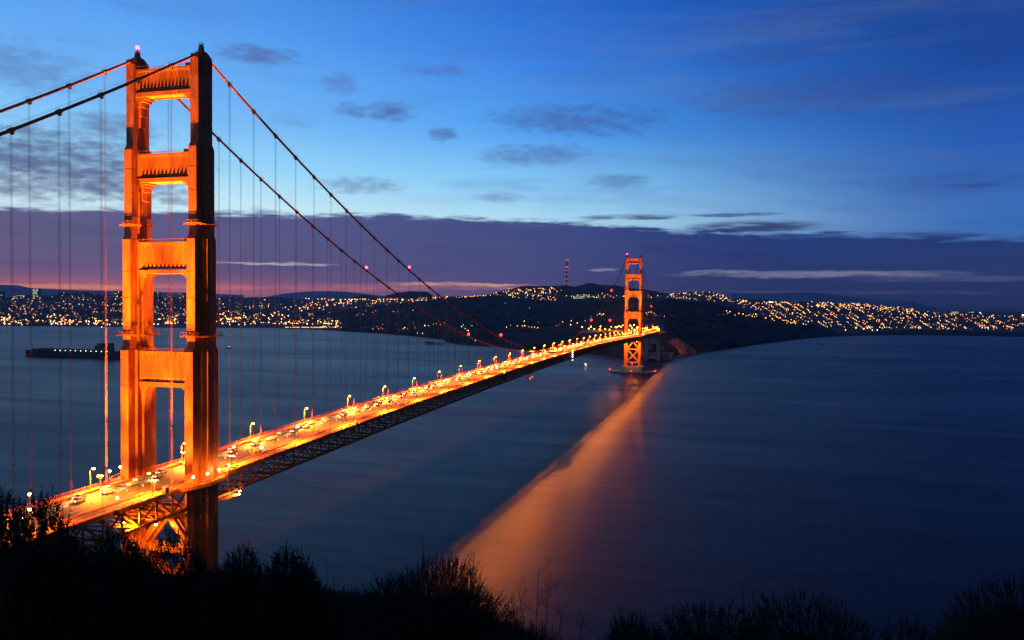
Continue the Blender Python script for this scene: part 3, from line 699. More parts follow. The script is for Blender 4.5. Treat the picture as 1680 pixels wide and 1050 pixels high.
l = spot_light('flood_light', (0,0,0), (12, 3, 110), 0.35e6, FC, 70, 0.6); l.rotation_euler = (Vector((12, 3, 110))-Vector((15.4, 34.5, 78))).to_track_quat('-Z', 'Y').to_euler(); l.parent = o; l.location = (0, 0, 5.6)
# far tower: lamps below the deck
for (x, y, z, lb) in ((-10, L-24, 62, 'floodlight under the roadway in front of the far tower, left one'), (10, L-24, 62, 'floodlight under the roadway in front of the far tower, right one')):
    under(x, y, z, lb, (x*0.8, L, 30), 0.13e6, 110, 0.5)
# red beacons on the cables and tower
def beacon(x, y, z, label, big=1.0, hot=False, cat='beacon light'):
    o = empty('beacon_light', (x, y, z), label=label, category=cat, group='red warning beacons')
    mb = MB(); mb.tube([(0,0,-0.9),(0,0,-0.2)], 0.22, 8); mb.build('stand', M['dark'], o)
    mb = MB(); mb.ball((0,0,0.3), 0.7*big, sz=1.05); mb.build('lens', M['redhot'] if hot else M['red'], o, smooth=True)
beacon(-WX, 0, 231.1, 'red beacon on the lantern of the far leg of the near tower', 1.0, True)
beacon(-WX, L, 231.6, 'red beacon on top of the far tower', 1.6, True)
for (y, a) in ((183.8, 'upper'), (366.5, 'lower')):
    for s in (-1, 1):
        beacon(s*WX, y, zc(y)+1.7, '%s red beacon on the %s main cable beyond the near tower' % (a, 'near' if s > 0 else 'far'), 1.0 if y < 200 else 1.3, y < 200)
        beacon(s*WX, L-y, zc(L-y)+1.7, '%s red beacon on the %s main cable before the far tower' % (a, 'near' if s > 0 else 'far'), 1.9)
beacon(WX, L+183, zc(L+183)+1.7, 'red beacon on the near cable beyond the far tower', 1.9)
for (dx_, lb) in ((-44.5, 'left end'), (0, 'middle'), (44.5, 'right end')):
    yy = L-23*math.sqrt(max(0, 1-(dx_/45.5)**2))
    beacon(dx_, yy, 5.2, 'small red lamp on the %s of the oval fender' % lb, 1.1)
beacon(0, L-11, 18, 'small red lamp on the pier face below the far tower', 1.1)
# hanging travelling platform with red lamps, and the fairway lights at mid span
tvb = empty('travelling_platform', (14.2, 455, 66.5), label='small work platform hanging under the deck near mid span', category='work platform')
mb = MB(); mb.box(-1.5, 1.5, -5, 5, 0, 0.4); 
for y in (-4.8, -1.6, 1.6, 4.8): mb.bar((1.4, y, 0.4), (1.4, y, 5.5), 0.2); mb.bar((-1.4, y, 0.4), (-1.4, y, 5.5), 0.2)
mb.bar((1.4, -5, 2.2), (1.4, 5, 2.2), 0.2); mb.build('frame', M['dark'], tvb)
mb = MB(); mb.ball((1.8, -3.5, 0.6), 0.55); mb.ball((1.8, 4.2, 1.2), 0.45); mb.build('lamp_pair', M['red'], tvb)
fl = empty('fairway_lights', (15.4, 640, 80), label='vertical row of three white lights over one green at mid span', category='signal light')
for z, m_ in ((-0.2, 'navw'), (-2.9, 'navw'), (-5.4, 'navw'), (-9.4, 'green')):
    mb = MB(); mb.ball((0.4, 0, z), 0.62); mb.build('lamp', M[m_], fl)
mb = MB(); mb.bar((0, 0, 0), (0, 0, -10), 0.3); mb.build('bracket', M['dark'], fl)

# ------------------------------------------------------------------ cars heading towards the viewer
def car_proto(paint):
    o = empty('car', (0, 0, 0))
    P = [(-2.2,0.35),(-2.25,0.75),(-2.1,0.95),(-1.2,1.0),(-0.6,1.42),(0.9,1.45),(1.6,1.05),(2.15,1.0),(2.25,0.6),(2.2,0.35)]
    mb = MB(); mb.prism([(y, z) for y, z in P], 'x', -0.86, 0.86); mb.build('body', paint, o)
    mb = MB(); mb.prism([(-1.1,1.03),(-0.62,1.36),(0.85,1.38),(1.45,1.06)], 'x', -0.875, 0.875); mb.add([(-0.72,-1.22,1.02),(0.72,-1.22,1.02),(0.66,-0.63,1.42),(-0.66,-0.63,1.42)], [(0,1,2,3)]); mb.build('windows', M['glass'], o)
    for x in (-1, 1):
        for y in (-1.35, 1.35):
            mb = MB(); mb.tube([(x*0.72, y, 0.33), (x*0.9, y, 0.33)], 0.33, 12); mb.build('wheel', M['rubber'], o)
        mb = MB(); mb.ball((x*0.62, -2.27, 0.72), 0.13, n=6, m=4); mb.build('headlight', M['head'], o)
        mb = MB(); mb.box(x*0.62-0.12, x*0.62+0.12, 2.2, 2.27, 0.75, 0.88); mb.build('tail_light', M['rubber'], o)
    return o
PR = [car_proto(M['car%d' % i]) for i in range(5)]
KIDS.update({o.name: list(o.children) for o in PR})
bpy.context.view_layer.update()
hdat = bpy.data.lights.new('headlight_beam', 'SPOT'); hdat.energy = 9000; hdat.color = (1.0, 0.55, 0.2); hdat.spot_size = R(46); hdat.spot_blend = 0.8; hdat.shadow_soft_size = 0.3
rc = random.Random(3); used = set(); ncar = 0
for li, (lx, y0, gap) in enumerate(((-7.7, -78, 9), (-4.5, -72, 10))):
    y = y0
    while y < 1500:
        i = rc.randrange(5)
        if i not in used: used.add(i); o = PR[i]
        else: o = copy_tree(PR[i])
        o.location = (lx+rc.uniform(-0.25, 0.25), y, zd(y)+0.005)
        l = bpy.data.objects.new('headlight_beam', hdat); COL.objects.link(l); l.parent = o; l.location = (0, -2.6, 0.9); l.rotation_euler = (R(90-14), 0, math.pi)
        o['category'] = 'car'; o['group'] = 'cars driving towards the near tower with headlights on'
        nm = ['silver', 'white', 'beige', 'pale blue', 'grey'][i]
        o['label'] = '%s car with lit headlights in the %s lane%s' % (nm, ('outer', 'inner')[li], ' near the far tower' if y > 900 else ' around mid span' if y > 400 else ' a little beyond the near tower' if y > 0 else ' before the near tower')
        y += gap*1.45*rc.uniform(0.75, 1.5)*(1+max(0, y)/2200); ncar += 1
# ------------------------------------------------------------------ city, lights and shore
def proj(p):
    d = Vector(p)-CAM; k = d.dot(FW); return 840+F*1000*d.dot(CX)/k, 525-F*1000*d.dot(CY)/k
def on_ridge(r, u, v):
    prev = None
    for i in range(0, 41):
        t = i/40; q = r.pt(u, t); pv = proj(q)[1]
        if pv <= v: return q
    return r.pt(u, 1.0)
LM = [M['city0'], M['city1'], M['city2'], M['city3']]
rl_ = random.Random(11)
class Lights:
    def __init__(s): s.mb = MB()
    def add(s, p, r, m): s.mb.octa(p, r, m)
    def on(s, rg, u, v, size=0.5, m=None, h=5):
        q = on_ridge(rg, u, v); D = depth(q); r = size*D/1272; m = rl_.choices((0,1,2,3), (4,5,1.3,3))[0] if m is None else m
        s.mb.octa((q.x, q.y, q.z+h+r*0.5), r, m)
cl_ = Lights()
for i in range(900):      # left city slope
    u = rl_.uniform(-60, 740); top = interp(cityL.crest, u)+2; k = rl_.random()**0.8
    if 355 < u < 560 and rl_.random() < 0.55*(k < 0.75): continue
    v = top+(534-top)*k
    cl_.on(cityL, u, v, rl_.choice((0.22, 0.28, 0.34, 0.42, 0.55, 0.75)) * (1.0 if k < .7 else 1.15))
for (ua, ub, va, vb, n, s0) in ((0, 120, 518, 533, 70, .8), (120, 420, 524, 535, 110, .85), (355, 475, 516, 534, 70, 1.0), (470, 590, 528, 540, 46, .9), (265, 300, 520, 533, 26, .95), (120, 330, 505, 520, 45, .5), (500, 700, 488, 504, 110, .62), (340, 560, 500, 508, 22, .7), (20, 200, 490, 515, 60, .45)):
    for i in range(n): cl_.on(cityL, rl_.uniform(ua, ub), rl_.uniform(va, vb), s0*rl_.uniform(0.7, 1.35))
for i in range(95): cl_.on(cityL, rl_.gauss(120, 150) % 560, rl_.uniform(529, 535.5), rl_.uniform(.7, 1.25), rl_.choice((0, 1, 2)))
for i in range(150):      # houses below the hilltops in the middle
    u = rl_.uniform(676, 1110); v = interp([(676,492),(760,487),(830,481),(880,477),(905,474),(935,487),(1000,487),(1110,489)], u)+rl_.uniform(-3, 6 if 820 < u < 905 else 3)
    cl_.on(peaks, u, max(v, interp(peaks.crest, u)+2), rl_.uniform(.35, .75))
for i in range(95): cl_.on(peaks, rl_.uniform(830, 915), rl_.uniform(474, 494), rl_.uniform(.35, .7))
for (u0, v0, n, sp, s0) in ((285, 529, 22, 12, 1.1), (5, 528, 14, 9, 1.0), (110, 531, 12, 14, 1.0), (395, 527, 16, 14, 1.1), (360, 521, 14, 14, .9), (435, 529, 14, 16, 1.0), (480, 532, 10, 10, 1.0), (60, 519, 10, 14, .8), (590, 494, 20, 30, .7), (545, 497, 8, 14, .8), (640, 492, 16, 26, .7), (505, 507, 7, 10, .9)):
    for i in range(n): cl_.on(cityL, rl_.gauss(u0, sp), min(534, rl_.gauss(v0, 3)), s0*rl_.uniform(.5, 1.2), rl_.choice((0, 0, 1)))
cl_.mb.build('city_lights', LM, kind='stuff', label='countless amber street lights across the low city to the left', category='city lights')
cr_ = Lights()            # street after street of lamps on the avenues to the right
for k in range(34):
    u0 = 1100+k*17.5+rl_.uniform(-4, 4)
    for seg in range(3):
        if rl_.random() < 0.12: continue
        ua = u0+seg*rl_.uniform(14, 26); top = interp(cityR.crest, ua)+2; v0 = top+3+seg*14+rl_.uniform(-2, 2)
        sl = 0.6 if ua > 1230 else -0.45; n = rl_.randint(5, 12); st = rl_.uniform(2.4, 4.2)
        if ua < 1240 and seg > 0: continue
        for j in range(n):
            u = ua+j*st; v = v0+j*st*sl
            if v > 541 or v < interp(cityR.crest, u)+1: continue
            cr_.on(cityR, u+rl_.uniform(-.8,.8), v+rl_.uniform(-.5,.5), rl_.uniform(.4, .8), rl_.choice((0,0,1,1,1)))
for i in range(560):
    u = rl_.uniform(1095, 1700); top = interp(cityR.crest, u)+1.5; bot = interp([(1095,492),(1200,497),(1250,512),(1300,525),(1400,540),(1700,546)], u)
    v = top+(bot-top)*rl_.random()**1.25; cr_.on(cityR, u, v, rl_.uniform(.3, .6))
for i in range(150):
    u = rl_.uniform(1330, 1500); cr_.on(cityR, u, interp(cityR.crest, u)+rl_.uniform(0.5, 9), rl_.uniform(.4, .65), 1)
for (u, v, s) in ((1263,498,1.5),(1267,498,1.1),(1388,544,.9),(1405,541.5,1.1),(1418,542,1.1),(1424,542,1),(1432,544,.9),(1440,544,.9),(1427,540,.7),(1460,540,.6),(1508,541,.9),(1546,538,.8),(1560,538,.9),(1612,540,.7),(1622,540,.9),(1631,539,.7),(1343,525,.8),(1357,520,.9),(1608,512,.9),(1678,515,1.6)):
    cr_.on(cityR, u, v, s, rl_.choice((1, 2)))
cr_.mb.build('avenue_lights', LM, kind='stuff', label='countless amber street lights in slanting rows on the right hand slopes', category='city lights')
cm_ = Lights()            # scattered lamps in the wooded park land
for (u, v, s, m) in [(697,537,1.3,1),(703,537,.7,0),(711,536,.5,0),(716,533,.5,1),(722,536,.6,0),(729,533,.4,0),(664,541,1.1,0),(661,543,.7,0),(685,549.5,.9,0),(693,550,.9,0),(757,540,.8,2),(760,537,.7,2),(763,544,.7,2),(768,545,.9,2),(774,538,.6,2),(772,526,.5,2),(766,548,1.1,3),(780,563,.9,1),
                  (829,500,.4,2),(868,507,.35,2),(860,530,.9,1),(831,539,.8,2),(849,539.5,.8,1),(857,538,.7,1),(861,540,1.0,1),(867,540,.6,0),(872,540,.7,0),(877,540,.8,0),(882,540,.9,0),(838,539,.4,1),(883,531,.5,3),(923,531.5,.9,0),(937,530,.9,0),(936,535.5,1.1,1),(913,537,.9,3),(917,536,.7,3),(947,535,1.1,0),(960,530,.7,0),(970,523,.7,3),
                  (980,521,.8,1),(984,519,.9,1),(990,519,1.3,0),(987,522,.8,0),(1060,517,.7,1),(1064,517.5,.7,1),(1068,515,.9,1),(1073,518,.6,1),(1062,520,.4,2),(1076,520,.5,0),(1081,521,.5,3),(1090,521,.5,2),(1100,521,.4,3),(1108,522,.35,3),(1192,514,.8,2),(1197.5,514,.9,2),(1194,517,.7,0),(1187,518,.6,3),(1180,519,.5,3),(1174,519.5,.4,3),
                  (1206,519,.7,1),(1212,516.5,1.1,0),(1219,517.5,1.1,0),(1224,521,.6,1),(1230,519,.6,0),(1234,521,.8,1),(1238,522,.6,1),(1228,521,.6,1),(1241,522,.5,0),(1256,524.5,1.2,0),(1267,527,1.1,0),(1270,528,.8,0),(1293,530,.8,0),(1297,532,.9,1),(1301,531,.8,0),(1305,533,.8,1),(1291,532,.7,0),(1299,532,.6,1),(1240,510,.9,1),(1236,512,.7,0),(1263,514,.9,1),(1280,513,.8,1),(1290,518,.9,0)]:
    cm_.on(presidio, u, v, s*0.8, m, 4)
for i in range(30): cm_.on(presidio, rl_.uniform(585, 700), rl_.uniform(512, 546), rl_.uniform(.25, .5), rl_.choice((0, 1, 3)))
cm_.mb.build('park_lights', LM, kind='stuff', label='scattered lamps among the dark wooded hills below the skyline', category='city lights')

# buildings
def building(u, v, w_, h_, d_, rg=None, D=None, z=None, label='', group='', wm='wall', lit=0.15, winm='winlit', cat='building', rz=None, name='house', rows=None, cols=None, parts=False, gable=False):
    q = on_ridge(rg, u, v) if rg else (ray(u, v, D) if z is None else onz(u, v, z))
    rz = (YAW*-1+rl_.uniform(-.5, .5)) if rz is None else rz
    o = empty(name, (q.x, q.y, q.z-1), rz, label=label, category=cat)
    if group: o['group'] = group
    mb = MB(); mb.box(-w_/2, w_/2, -d_/2, d_/2, -6, h_+1); mb.build('wall', M[wm], o)
    mb = MB()
    if gable: mb.prism([(-d_/2-0.4, h_+1.01), (d_/2+0.4, h_+1.01), (0, h_+1+d_*0.35)], 'x', -w_/2-0.4, w_/2+0.4)
    else: mb.box(-w_/2-0.3, w_/2+0.3, -d_/2-0.3, d_/2+0.3, h_+1.01, h_+1.9); mb.box(-w_/6, w_/8, -d_/6, d_/8, h_+1.91, h_+3.6)
    mb.build('roof', M['roof'], o)
    cols = cols or max(2, int(w_/5)); rows = rows or max(1, int(h_/4)); win = MB(); cw = w_/cols; rh = h_/rows
    for i in range(cols):
        for j in range(rows):
            if rl_.random() < lit: win.box(-w_/2+(i+.22)*cw, -w_/2+(i+.78)*cw, -d_/2-0.12, -d_/2+0.05, 1+(j+.3)*rh, 1+(j+.75)*rh)
    if win.v: win.build('lit_windows', M[winm], o, kind='stuff')
    return o
stock = []
G1 = 'houses on the slopes of the low city'
for i in range(190):
    u = rl_.uniform(-60, 560); top = interp(cityL.crest, u)+1.5; v = top+(533-top)*rl_.random()**1.1
    if 360 < u < 560 and v < 515 and rl_.random() < .7: continue
    wh = 'left of the near tower' if u < 195 else ('seen through the near portal' if u < 310 else 'right of the near tower')
    ht_ = 'by the waterfront' if v > 520 else ('halfway up the slope' if v > 504 else 'near the skyline')
    wm_ = rl_.choice(('wall','wall','wall2')); w0 = rl_.uniform(14, 40)
    building(u, v, w0, rl_.uniform(8, 24), rl_.uniform(12, 24), cityL, label='%s %s city building %s %s' % ('wide' if w0 > 27 else 'narrow', 'pale' if wm_ == 'wall' else 'grey', ht_, wh), group=G1, wm=wm_, lit=rl_.choice((.02,.05,.1,.25)))
for i in range(90):
    u = rl_.uniform(1110, 1690); top = interp(cityR.crest, u)+1.5; v = top+(535-top)*rl_.random()**1.3
    building(u, v, rl_.uniform(14, 32), rl_.uniform(7, 12), rl_.uniform(12, 20), cityR, label='low grey house %s, %s' % ('high on the right hand slopes' if v < top+10 else 'low on the right hand slopes', 'nearest the far tower' if u < 1250 else 'in their middle' if u < 1450 else 'towards the open sea'), group='houses on the slopes of the right hand avenues', wm='wall2', lit=rl_.choice((.03,.08,.15)))
mbh = MB(); 
for i in range(1500):
    if i % 2: u = rl_.uniform(-200, 620); rg = cityL; top = interp(cityL.crest, u)+1; v = top+(534-top)*rl_.random()
    else: u = rl_.uniform(1100, 1900); rg = cityR; top = interp(cityR.crest, u)+1; v = top+(538-top)*rl_.random()
    if i % 2 and 370 < u < 560 and v < 512: continue
    q = on_ridge(rg, u, v); a, b, h = rl_.uniform(5, 16), rl_.uniform(5, 12), rl_.uniform(6, 14); mbh.box(q.x-a, q.x+a, q.y-b, q.y+b, q.z-5, q.z+h)
mbh.build('far_houses', M['wall2'], kind='stuff', label='mass of small dark houses covering the distant city slopes', category='houses')
for (u, vt, wpx, lit, wm_, win, lb) in ((60.5,474,9,.75,'wall','wingreen','tall block with greenish lit windows, brightest on the left skyline'),(105,480,11,.1,'wall2','winlit','dark apartment tower right of the bright greenish block'),(151,482,6,.15,'wall','winlit','slim pale tower left of the striped block'),
                            (194.5,477.5,10,.35,'wall2','winlit','dark tower block with pale stripes just left of the near tower leg'),(257,479,10,.12,'wall2','winlit','dark stepped tower seen through the near portal, leftmost'),(278,484,8,.1,'wall2','winlit','squat dark block seen through the near portal, middle one'),(299,481.5,10,.2,'wall','winlit','pale square tower seen through the near portal, rightmost'),
                            (2,479,8,.1,'wall2','winlit','dark tower at the edge of the skyline'),(36,484.5,20,.5,'wall','winlit','wide low lit block left of the bright greenish tower'),(128,481,9,.05,'wall2','winlit','dark block on the wooded knoll of the left skyline'),(176,484,8,.12,'wall2','winlit','low grey block between striped tower and slim tower'),(210,484,7,.1,'wall','winlit','low pale block behind the near tower leg'),(378,486,7,.1,'wall','winlit','small pale block on the skyline right of the near tower')):
    D = 6350; q = ray(u, 491, D); ht = (491-vt)*D/1272
    building(u, 491, wpx*D/1272, ht, wpx*D/1272*.8, D=D, label=lb, wm=wm_, lit=lit, winm=win, name='tower_block', cat='tower block', rows=8, cols=5, rz=-YAW)
for i, (u, v, wpx, hpx) in enumerate(((941,494,6,7),(947,493,5,10),(952,494,6,8),(957,493.5,6,11),(964,494,7,11),(970,494,6,8),(976,494.5,7,8),(982,494.5,6,6),(967,496,8,5),(949,496.5,9,4))):
    D = 6900; building(u, v, wpx*D/1272, hpx*D/1272, 30, D=D, label='brightly lit hospital block below the wooded summit, %s from the left' % ordn[i], group='brightly lit hospital blocks', lit=.62, winm='wingreen', name='hospital_block', rows=4, cols=4, rz=-YAW)
for i, (u, wpx) in enumerate(((474,10),(487,12),(502,13),(517,13),(532,12),(547,13),(561,10),(574,11))):
    q = onz(u, 538.5, 2); D = depth(q)
    building(u, 0, wpx*D/1272, 9, 22, label='long low floodlit hall on the left waterfront, %s from the left' % ordn[i], group='floodlit waterfront halls', lit=.8, name='waterfront_hall', rows=1, cols=4, rz=-YAW, gable=True, D=D, rg=None) if 0 else building(u, 538.5, wpx*D/1272, 9, 22, z=2, label='long low floodlit hall on the left waterfront, %s from the left' % ordn[i], group='floodlit waterfront halls', lit=.85, name='waterfront_hall', rows=1, cols=5, rz=-YAW, gable=True)
for i, (u, v, wpx, h, lb) in enumerate(((706,548,8,8,'left'),(716,548,9,9,'second'),(727,549,9,9,'third'),(737,549.5,8,8,'right'))):
    q = onz(u, v, 3); D = depth(q); building(u, v, wpx*D/1272, h, 14, z=3, label='shore house with a lit front by the beach beyond the near cables, %s of four' % lb, group='lit houses on the beach', lit=.6, name='shore_house', rows=2, cols=4, rz=-YAW, gable=True)
q = onz(775, 561, 2); building(775, 561, 30, 7, 14, z=2, label='pale green boathouse at the end of the beach beyond mid span', name='boathouse', lit=.2, winm='wingreen', rows=1, cols=6, rz=-YAW, gable=True)
for (u, lb) in ((1565,'left'),(1592,'right')):
    building(u, 516, 12*6600/1272, 26, 30, D=6600, label='white lit hall on the far right slope, %s one of two' % lb, name='lit_hall', lit=.8, winm='wingreen', rows=2, cols=6, rz=-YAW)

# red and white lattice mast on the hilltop
D = 8450; q0 = ray(929.5, 470, D)
mast = empty('lattice_mast', (q0.x, q0.y, q0.z-5), -YAW, label='tall three legged lattice mast with rows of red lights on the hilltop', category='radio mast')
S_ = D/1272
def lx(h): return 4.2*S_*(1-0.28*math.sin(min(h/44, 1)*math.pi*0.9))*(0.95 if h < 30 else 0.95)
for k in range(3):
    a = k*2.094+0.4; mb = MB(); mb.tube([(0.62*lx(h)*math.cos(a), 0.62*lx(h)*math.sin(a), h*S_) for h in (0, 8, 16, 24, 32, 38, 44.5)], 3.0, 5); mb.build('leg', M['wall2'], mast)
for h in (3, 10, 17, 24, 31, 37):
    mb = MB()
    for k in range(3):
        a, b = k*2.094+0.4, (k+1)*2.094+0.4; r = 0.62*lx(h); r2 = 0.62*lx(h+7)
        mb.bar((r*math.cos(a), r*math.sin(a), h*S_), (r*math.cos(b), r*math.sin(b), h*S_), 2.6); mb.bar((r*math.cos(a), r*math.sin(a), h*S_), (r2*math.cos(b), r2*math.sin(b), min(h+7, 44)*S_), 1.8)
    mb.build('cross_frame', M['wall2'], mast)
M['mastred'] = emat('mast_red_light', (1.0, 0.10, 0.12), 3.2)
for h in (6, 13, 20.5, 27, 32, 33.5, 42.5, 44.5):
    mb = MB()
    for s in (-1, 1): mb.octa((s*0.5*lx(h), -12, h*S_), 4.0)
    mb.build('red_light', M['mastred'], mast, kind='stuff')

# plaza lamps at the end of the bridge
mb = MB(); mb.tube([(0,0,0),(0,0,9)], 0.2, 5, 0); mb.ball((0,0,9.4), 1.15, 1, 7, 5, 0.8); pl = mb.mesh('plaza_lamp', [M['dark'], M['lamp']])
plz = [(u, v, d) for (u, v, d) in [(955,536,2500),(962,533,2600),(970,536,2500),(976,532,2650),(981,531,2700),(986,532,2700),(992,530,2750),(996,534,2500),(1001,531,2700),(1003,536,2400),(1008,534,2500),(1012,537,2350),(1015,535,2400),(1017,531,2600),(1019,536,2350),(1022,534,2400),(966,539,2300),(975,540,2250),(984,540,2250),(993,540,2200),(1000,541,2150),
        (1030,537,2100),(1034,534,2200),(1037,538,2080),(1040,533,2300),(1043,531,2500),(1046,537,2100),(1050,535,2200),(1054,539,2000),(1059,535,2150),(1063,537,2080),(1067,538,2000),(1072,536,2100),(1077,537,2050),(1082,536,2100),(1087,537,2050),(1086,541,1990),(1070,541,1950),(1032,541,1960),(1041,541,1960)]]
for i, (u, v, d) in enumerate(plz):
    q = ray(u, v, d); link('plaza_lamp', pl, None, (q.x, q.y, q.z-9.4), label='amber lamp in the plaza cluster %s the far tower, %s row' % ('left of' if u < 1020 else 'seen through' if u < 1056 else 'right of', 'upper' if v < 536 else 'lower'), category='street lamp', group='cluster of plaza lamps at the far bridge end')
mb = MB(); a = [ray(950, 542, 2450), ray(1020, 541, 2250), ray(1092, 543, 1900), ray(1092, 546, 1850), ray(1020, 545, 2050), ray(950, 546, 2300)]
mb.add([(p.x, p.y, p.z) for p in a], [(0,1,2,5) if 0 else (0,1,4,5), (1,2,3,4)]); mb.add([(p.x, p.y, p.z-25) for p in a]+[(p.x, p.y, p.z-0.01) for p in a], [(i, (i+1)%6, (i+1)%6+6, i+6) for i in range(6)])
mb.build('toll_plaza_pavement', M['asphalt'], kind='structure')
for i, (u, v, d) in enumerate(((985,536,2350),(1010,537,2200),(1045,538,2050),(1075,539,1960))):
    q = ray(u, v, d); o = empty('flood_mast', (q.x, q.y, q.z), label='tall lamp over the plaza behind the far tower, %s from the left' % ordn[i], category='street lamp', group='tall plaza lamps')
    mb = MB(); mb.tube([(0,0,-14),(0,0,0)], 0.25, 5); mb.build('pole', M['dark'], o); mb = MB(); mb.ball((0,0,0.8), 1.2, n=7); mb.build('lens', M['lamp'], o)
    point_light('plaza_light', (0,0,-1.5), 3e5, ORC, 1.2, o)

# concrete pylons and arch at the far bridge end
for (y, zt, lb) in ((L+345, 76, 'first concrete pylon beyond the far tower'), (L+440, 76, 'second concrete pylon beyond the far tower')):
    o = empty('concrete_pylon', (0, y, 0), label=lb, category='pylon', group='concrete pylons at the far bridge end')
    for s in (-1, 1):
        mb = MB(); mb.frus(s*14-4.5, s*14+4.5, -9, 9, -2, 70, 0.6, 0.9); mb.frus(s*14-3.2, s*14+3.2, -7.5, 7.5, 70.01, 84, 0.4, 0.6)
        for q in (-4, 0, 4): mb.box(s*14+3.7, s*14+4.75, q-0.8, q+0.8, 4, 62)
        mb.build('pillar', M['concrete'], o)
    mb = MB(); mb.box(-9.5, 9.5, -6, 6, 40, 62); mb.box(-9.4, 9.4, -5, 5, 4, 12); mb.build('tie_wall', M['concrete'], o)
ar = empty('steel_arch', (0, L+392, 0), label='dark steel arch between the two concrete pylons', category='arch')
for s in (-1, 1):
    mb = MB(); pts = [(s*13.5, y, 20+42*(1-(y/43)**2)) for y in range(-43, 44, 6)]; mb.tube(pts, 1.0, 6); mb.build('rib', OR, ar)
    mb = MB()
    for p in pts: mb.bar((p[0], p[1], p[2]), (p[0], p[1], 66), 0.5)
    mb.build('hangers', OR, ar, kind='stuff')
fort = empty('brick_fort', (8, L+392, 0), 0, label='low brick fort on the point under the steel arch', category='fort')
mb = MB(); mb.box(-36, 36, -28, 28, 0, 14); mb.box(-36.6, 36.6, -28.6, 28.6, 14.01, 15.2); mb.build('wall', M['concrete'], fort)
mb = MB()
for i in range(9):
    for j in range(3): mb.box(36.0, 36.12, -24+i*5.6, -22.4+i*5.6, 2+j*4, 4+j*4)
mb.build('embrasures', M['dark'], fort, kind='stuff')
# floodlit cliff behind the point
def blobhill(name, c, r, h, m, seed, n=48, p=1.0, **tags):
    mb = MB(); vs = []; k = 12
    for j in range(k+1):
        t = j/k
        for i in range(n):
            a = 2*math.pi*i/n; rr = r*(1-t)**0.8; f = 1+0.25*mn.noise(Vector((math.cos(a)*2+seed, math.sin(a)*2, t*2)))
            x = c[0]+rr*f*math.cos(a); y = c[1]+rr*f*math.sin(a); vs.append((x, y, c[2]+h*t**p*(1+0.2*mn.noise(Vector((x*.06, y*.06, seed)))) if t else c[2]-3))
    fs = [(j*n+i, j*n+(i+1)%n, (j+1)*n+(i+1)%n, (j+1)*n+i) for j in range(k) for i in range(n)]; mb.add(vs, fs+[tuple(k*n+i for i in range(n))])
    return mb.build(name, m, **tags)
q = onz(1112, 582, 0); blobhill('cliff', (q.x-10, q.y+60, 0), 62, 42, M['cliff'], 3.1, kind='structure')
q = onz(1135, 577, 0); blobhill('cliff', (q.x, q.y+70, 0), 70, 30, M['hill'], 6.1, kind='structure')
fe = onz(1083, 587, 0)
o = empty('shore_floodlight', (fe.x+2, fe.y, 0), label='bright floodlight on the sea wall at the foot of the far pylons', category='floodlight')
mb = MB(); mb.tube([(0,0,0),(0,0,8)], 0.25, 6); mb.build('pole', M['dark'], o); mb = MB(); mb.ball((0,0,9), 1.3); mb.build('lens', M['flood'], o)
point_light('shore_light', (3, -1, 9), 2.2e5, (1.0, 0.45, 0.12), 1.0, o)
for i, (u, v) in enumerate(((1096,575),(1102,575))):
    q = onz(u, 582, 0); o = empty('shore_lamp_post', (q.x, q.y+10, 0), label='tall lit strip lamp against the cliff, %s of two' % ('left', 'right')[i], category='lamp post', group='strip lamps by the cliff')
    mb = MB(); mb.tube([(0,0,0),(0,0,5)], 0.3, 6); mb.build('base', M['dark'], o); mb = MB(); mb.tube([(0,0,5),(0,0,18)], 0.55, 6); mb.build('tube_light', M['city1'], o)
    point_light('cliff_light', (4, -2, 10), 2.6e5, (1.0, 0.42, 0.1), 1.0, o)
# rocks, wharf, boats, ship
for i, (u, v, r, lb) in enumerate(((1182,577,9,'low dark rock off the shore, nearest to the far tower'),(1196,575.5,5,'small low rock beside the larger one off the shore'),(1348,566,10,'dark rock standing alone in the water off the right bluff'),(1340,563.5,6,'smaller rock just left of the lone dark rock'))):
    q = onz(u, v, 0); blobhill('sea_rock', (q.x, q.y, -1), r, r*.35, M['hill'], i+.5, 16, label=lb, category='rock', group='rocks off the shore')
q = onz(712, 565, 0); q2 = onz(735, 566, 0)
wf = empty('wharf', (q.x, q.y, 0), math.atan2(q2.y-q.y, q2.x-q.x), label='dark wooden wharf standing in the water off the beach', category='wharf')
mb = MB(); mb.box(-38, 38, -7, 7, 3.2, 4.4); mb.build('deck', M['dark'], wf)
mb = MB(); mb.box(-30, -4, -5, 5, 4.41, 8.0); mb.build('shed', M['dark'], wf)
mb = MB()
for i in range(16):
    for s in (-1, 1): mb.tube([(-36+i*4.8, s*6, -2), (-36+i*4.8, s*6, 3.2)], 0.35, 6)
mb.build('piles', M['dark'], wf, kind='stuff')
q = onz(961, 602, 0)
bt = empty('motor_boat', (q.x, q.y, 0), 1.2, label='small boat with a white light near the far tower', category='boat')
mb = MB(); mb.prism([(-6,-1.6),(4,-1.8),(8,0),(4,1.8),(-6,1.6)], 'z', -0.4, 1.3); mb.build('hull', M['white'], bt)
mb = MB(); mb.frus(-3, 1.5, -1.2, 1.2, 1.31, 3.0, 0.4, 0.2); mb.build('cabin', M['white'], bt)
mb = MB(); mb.tube([(-1, 0, 3), (-1, 0, 5.2)], 0.1, 5); mb.build('mast', M['dark'], bt); mb = MB(); mb.ball((-1, 0, 5.6), 1.1, n=7); mb.build('lamp', M['navw'], bt)
qa, qb = onz(45, 583, 0), onz(212, 588, 0); cs = (qa+qb)/2; ln_ = (qb-qa).length
sh = empty('cargo_ship', (cs.x, cs.y, 0), math.atan2(qb.y-qa.y, qb.x-qa.x), label='long dark cargo ship with a row of deck lights left of the near tower', category='ship')
hl = ln_/2
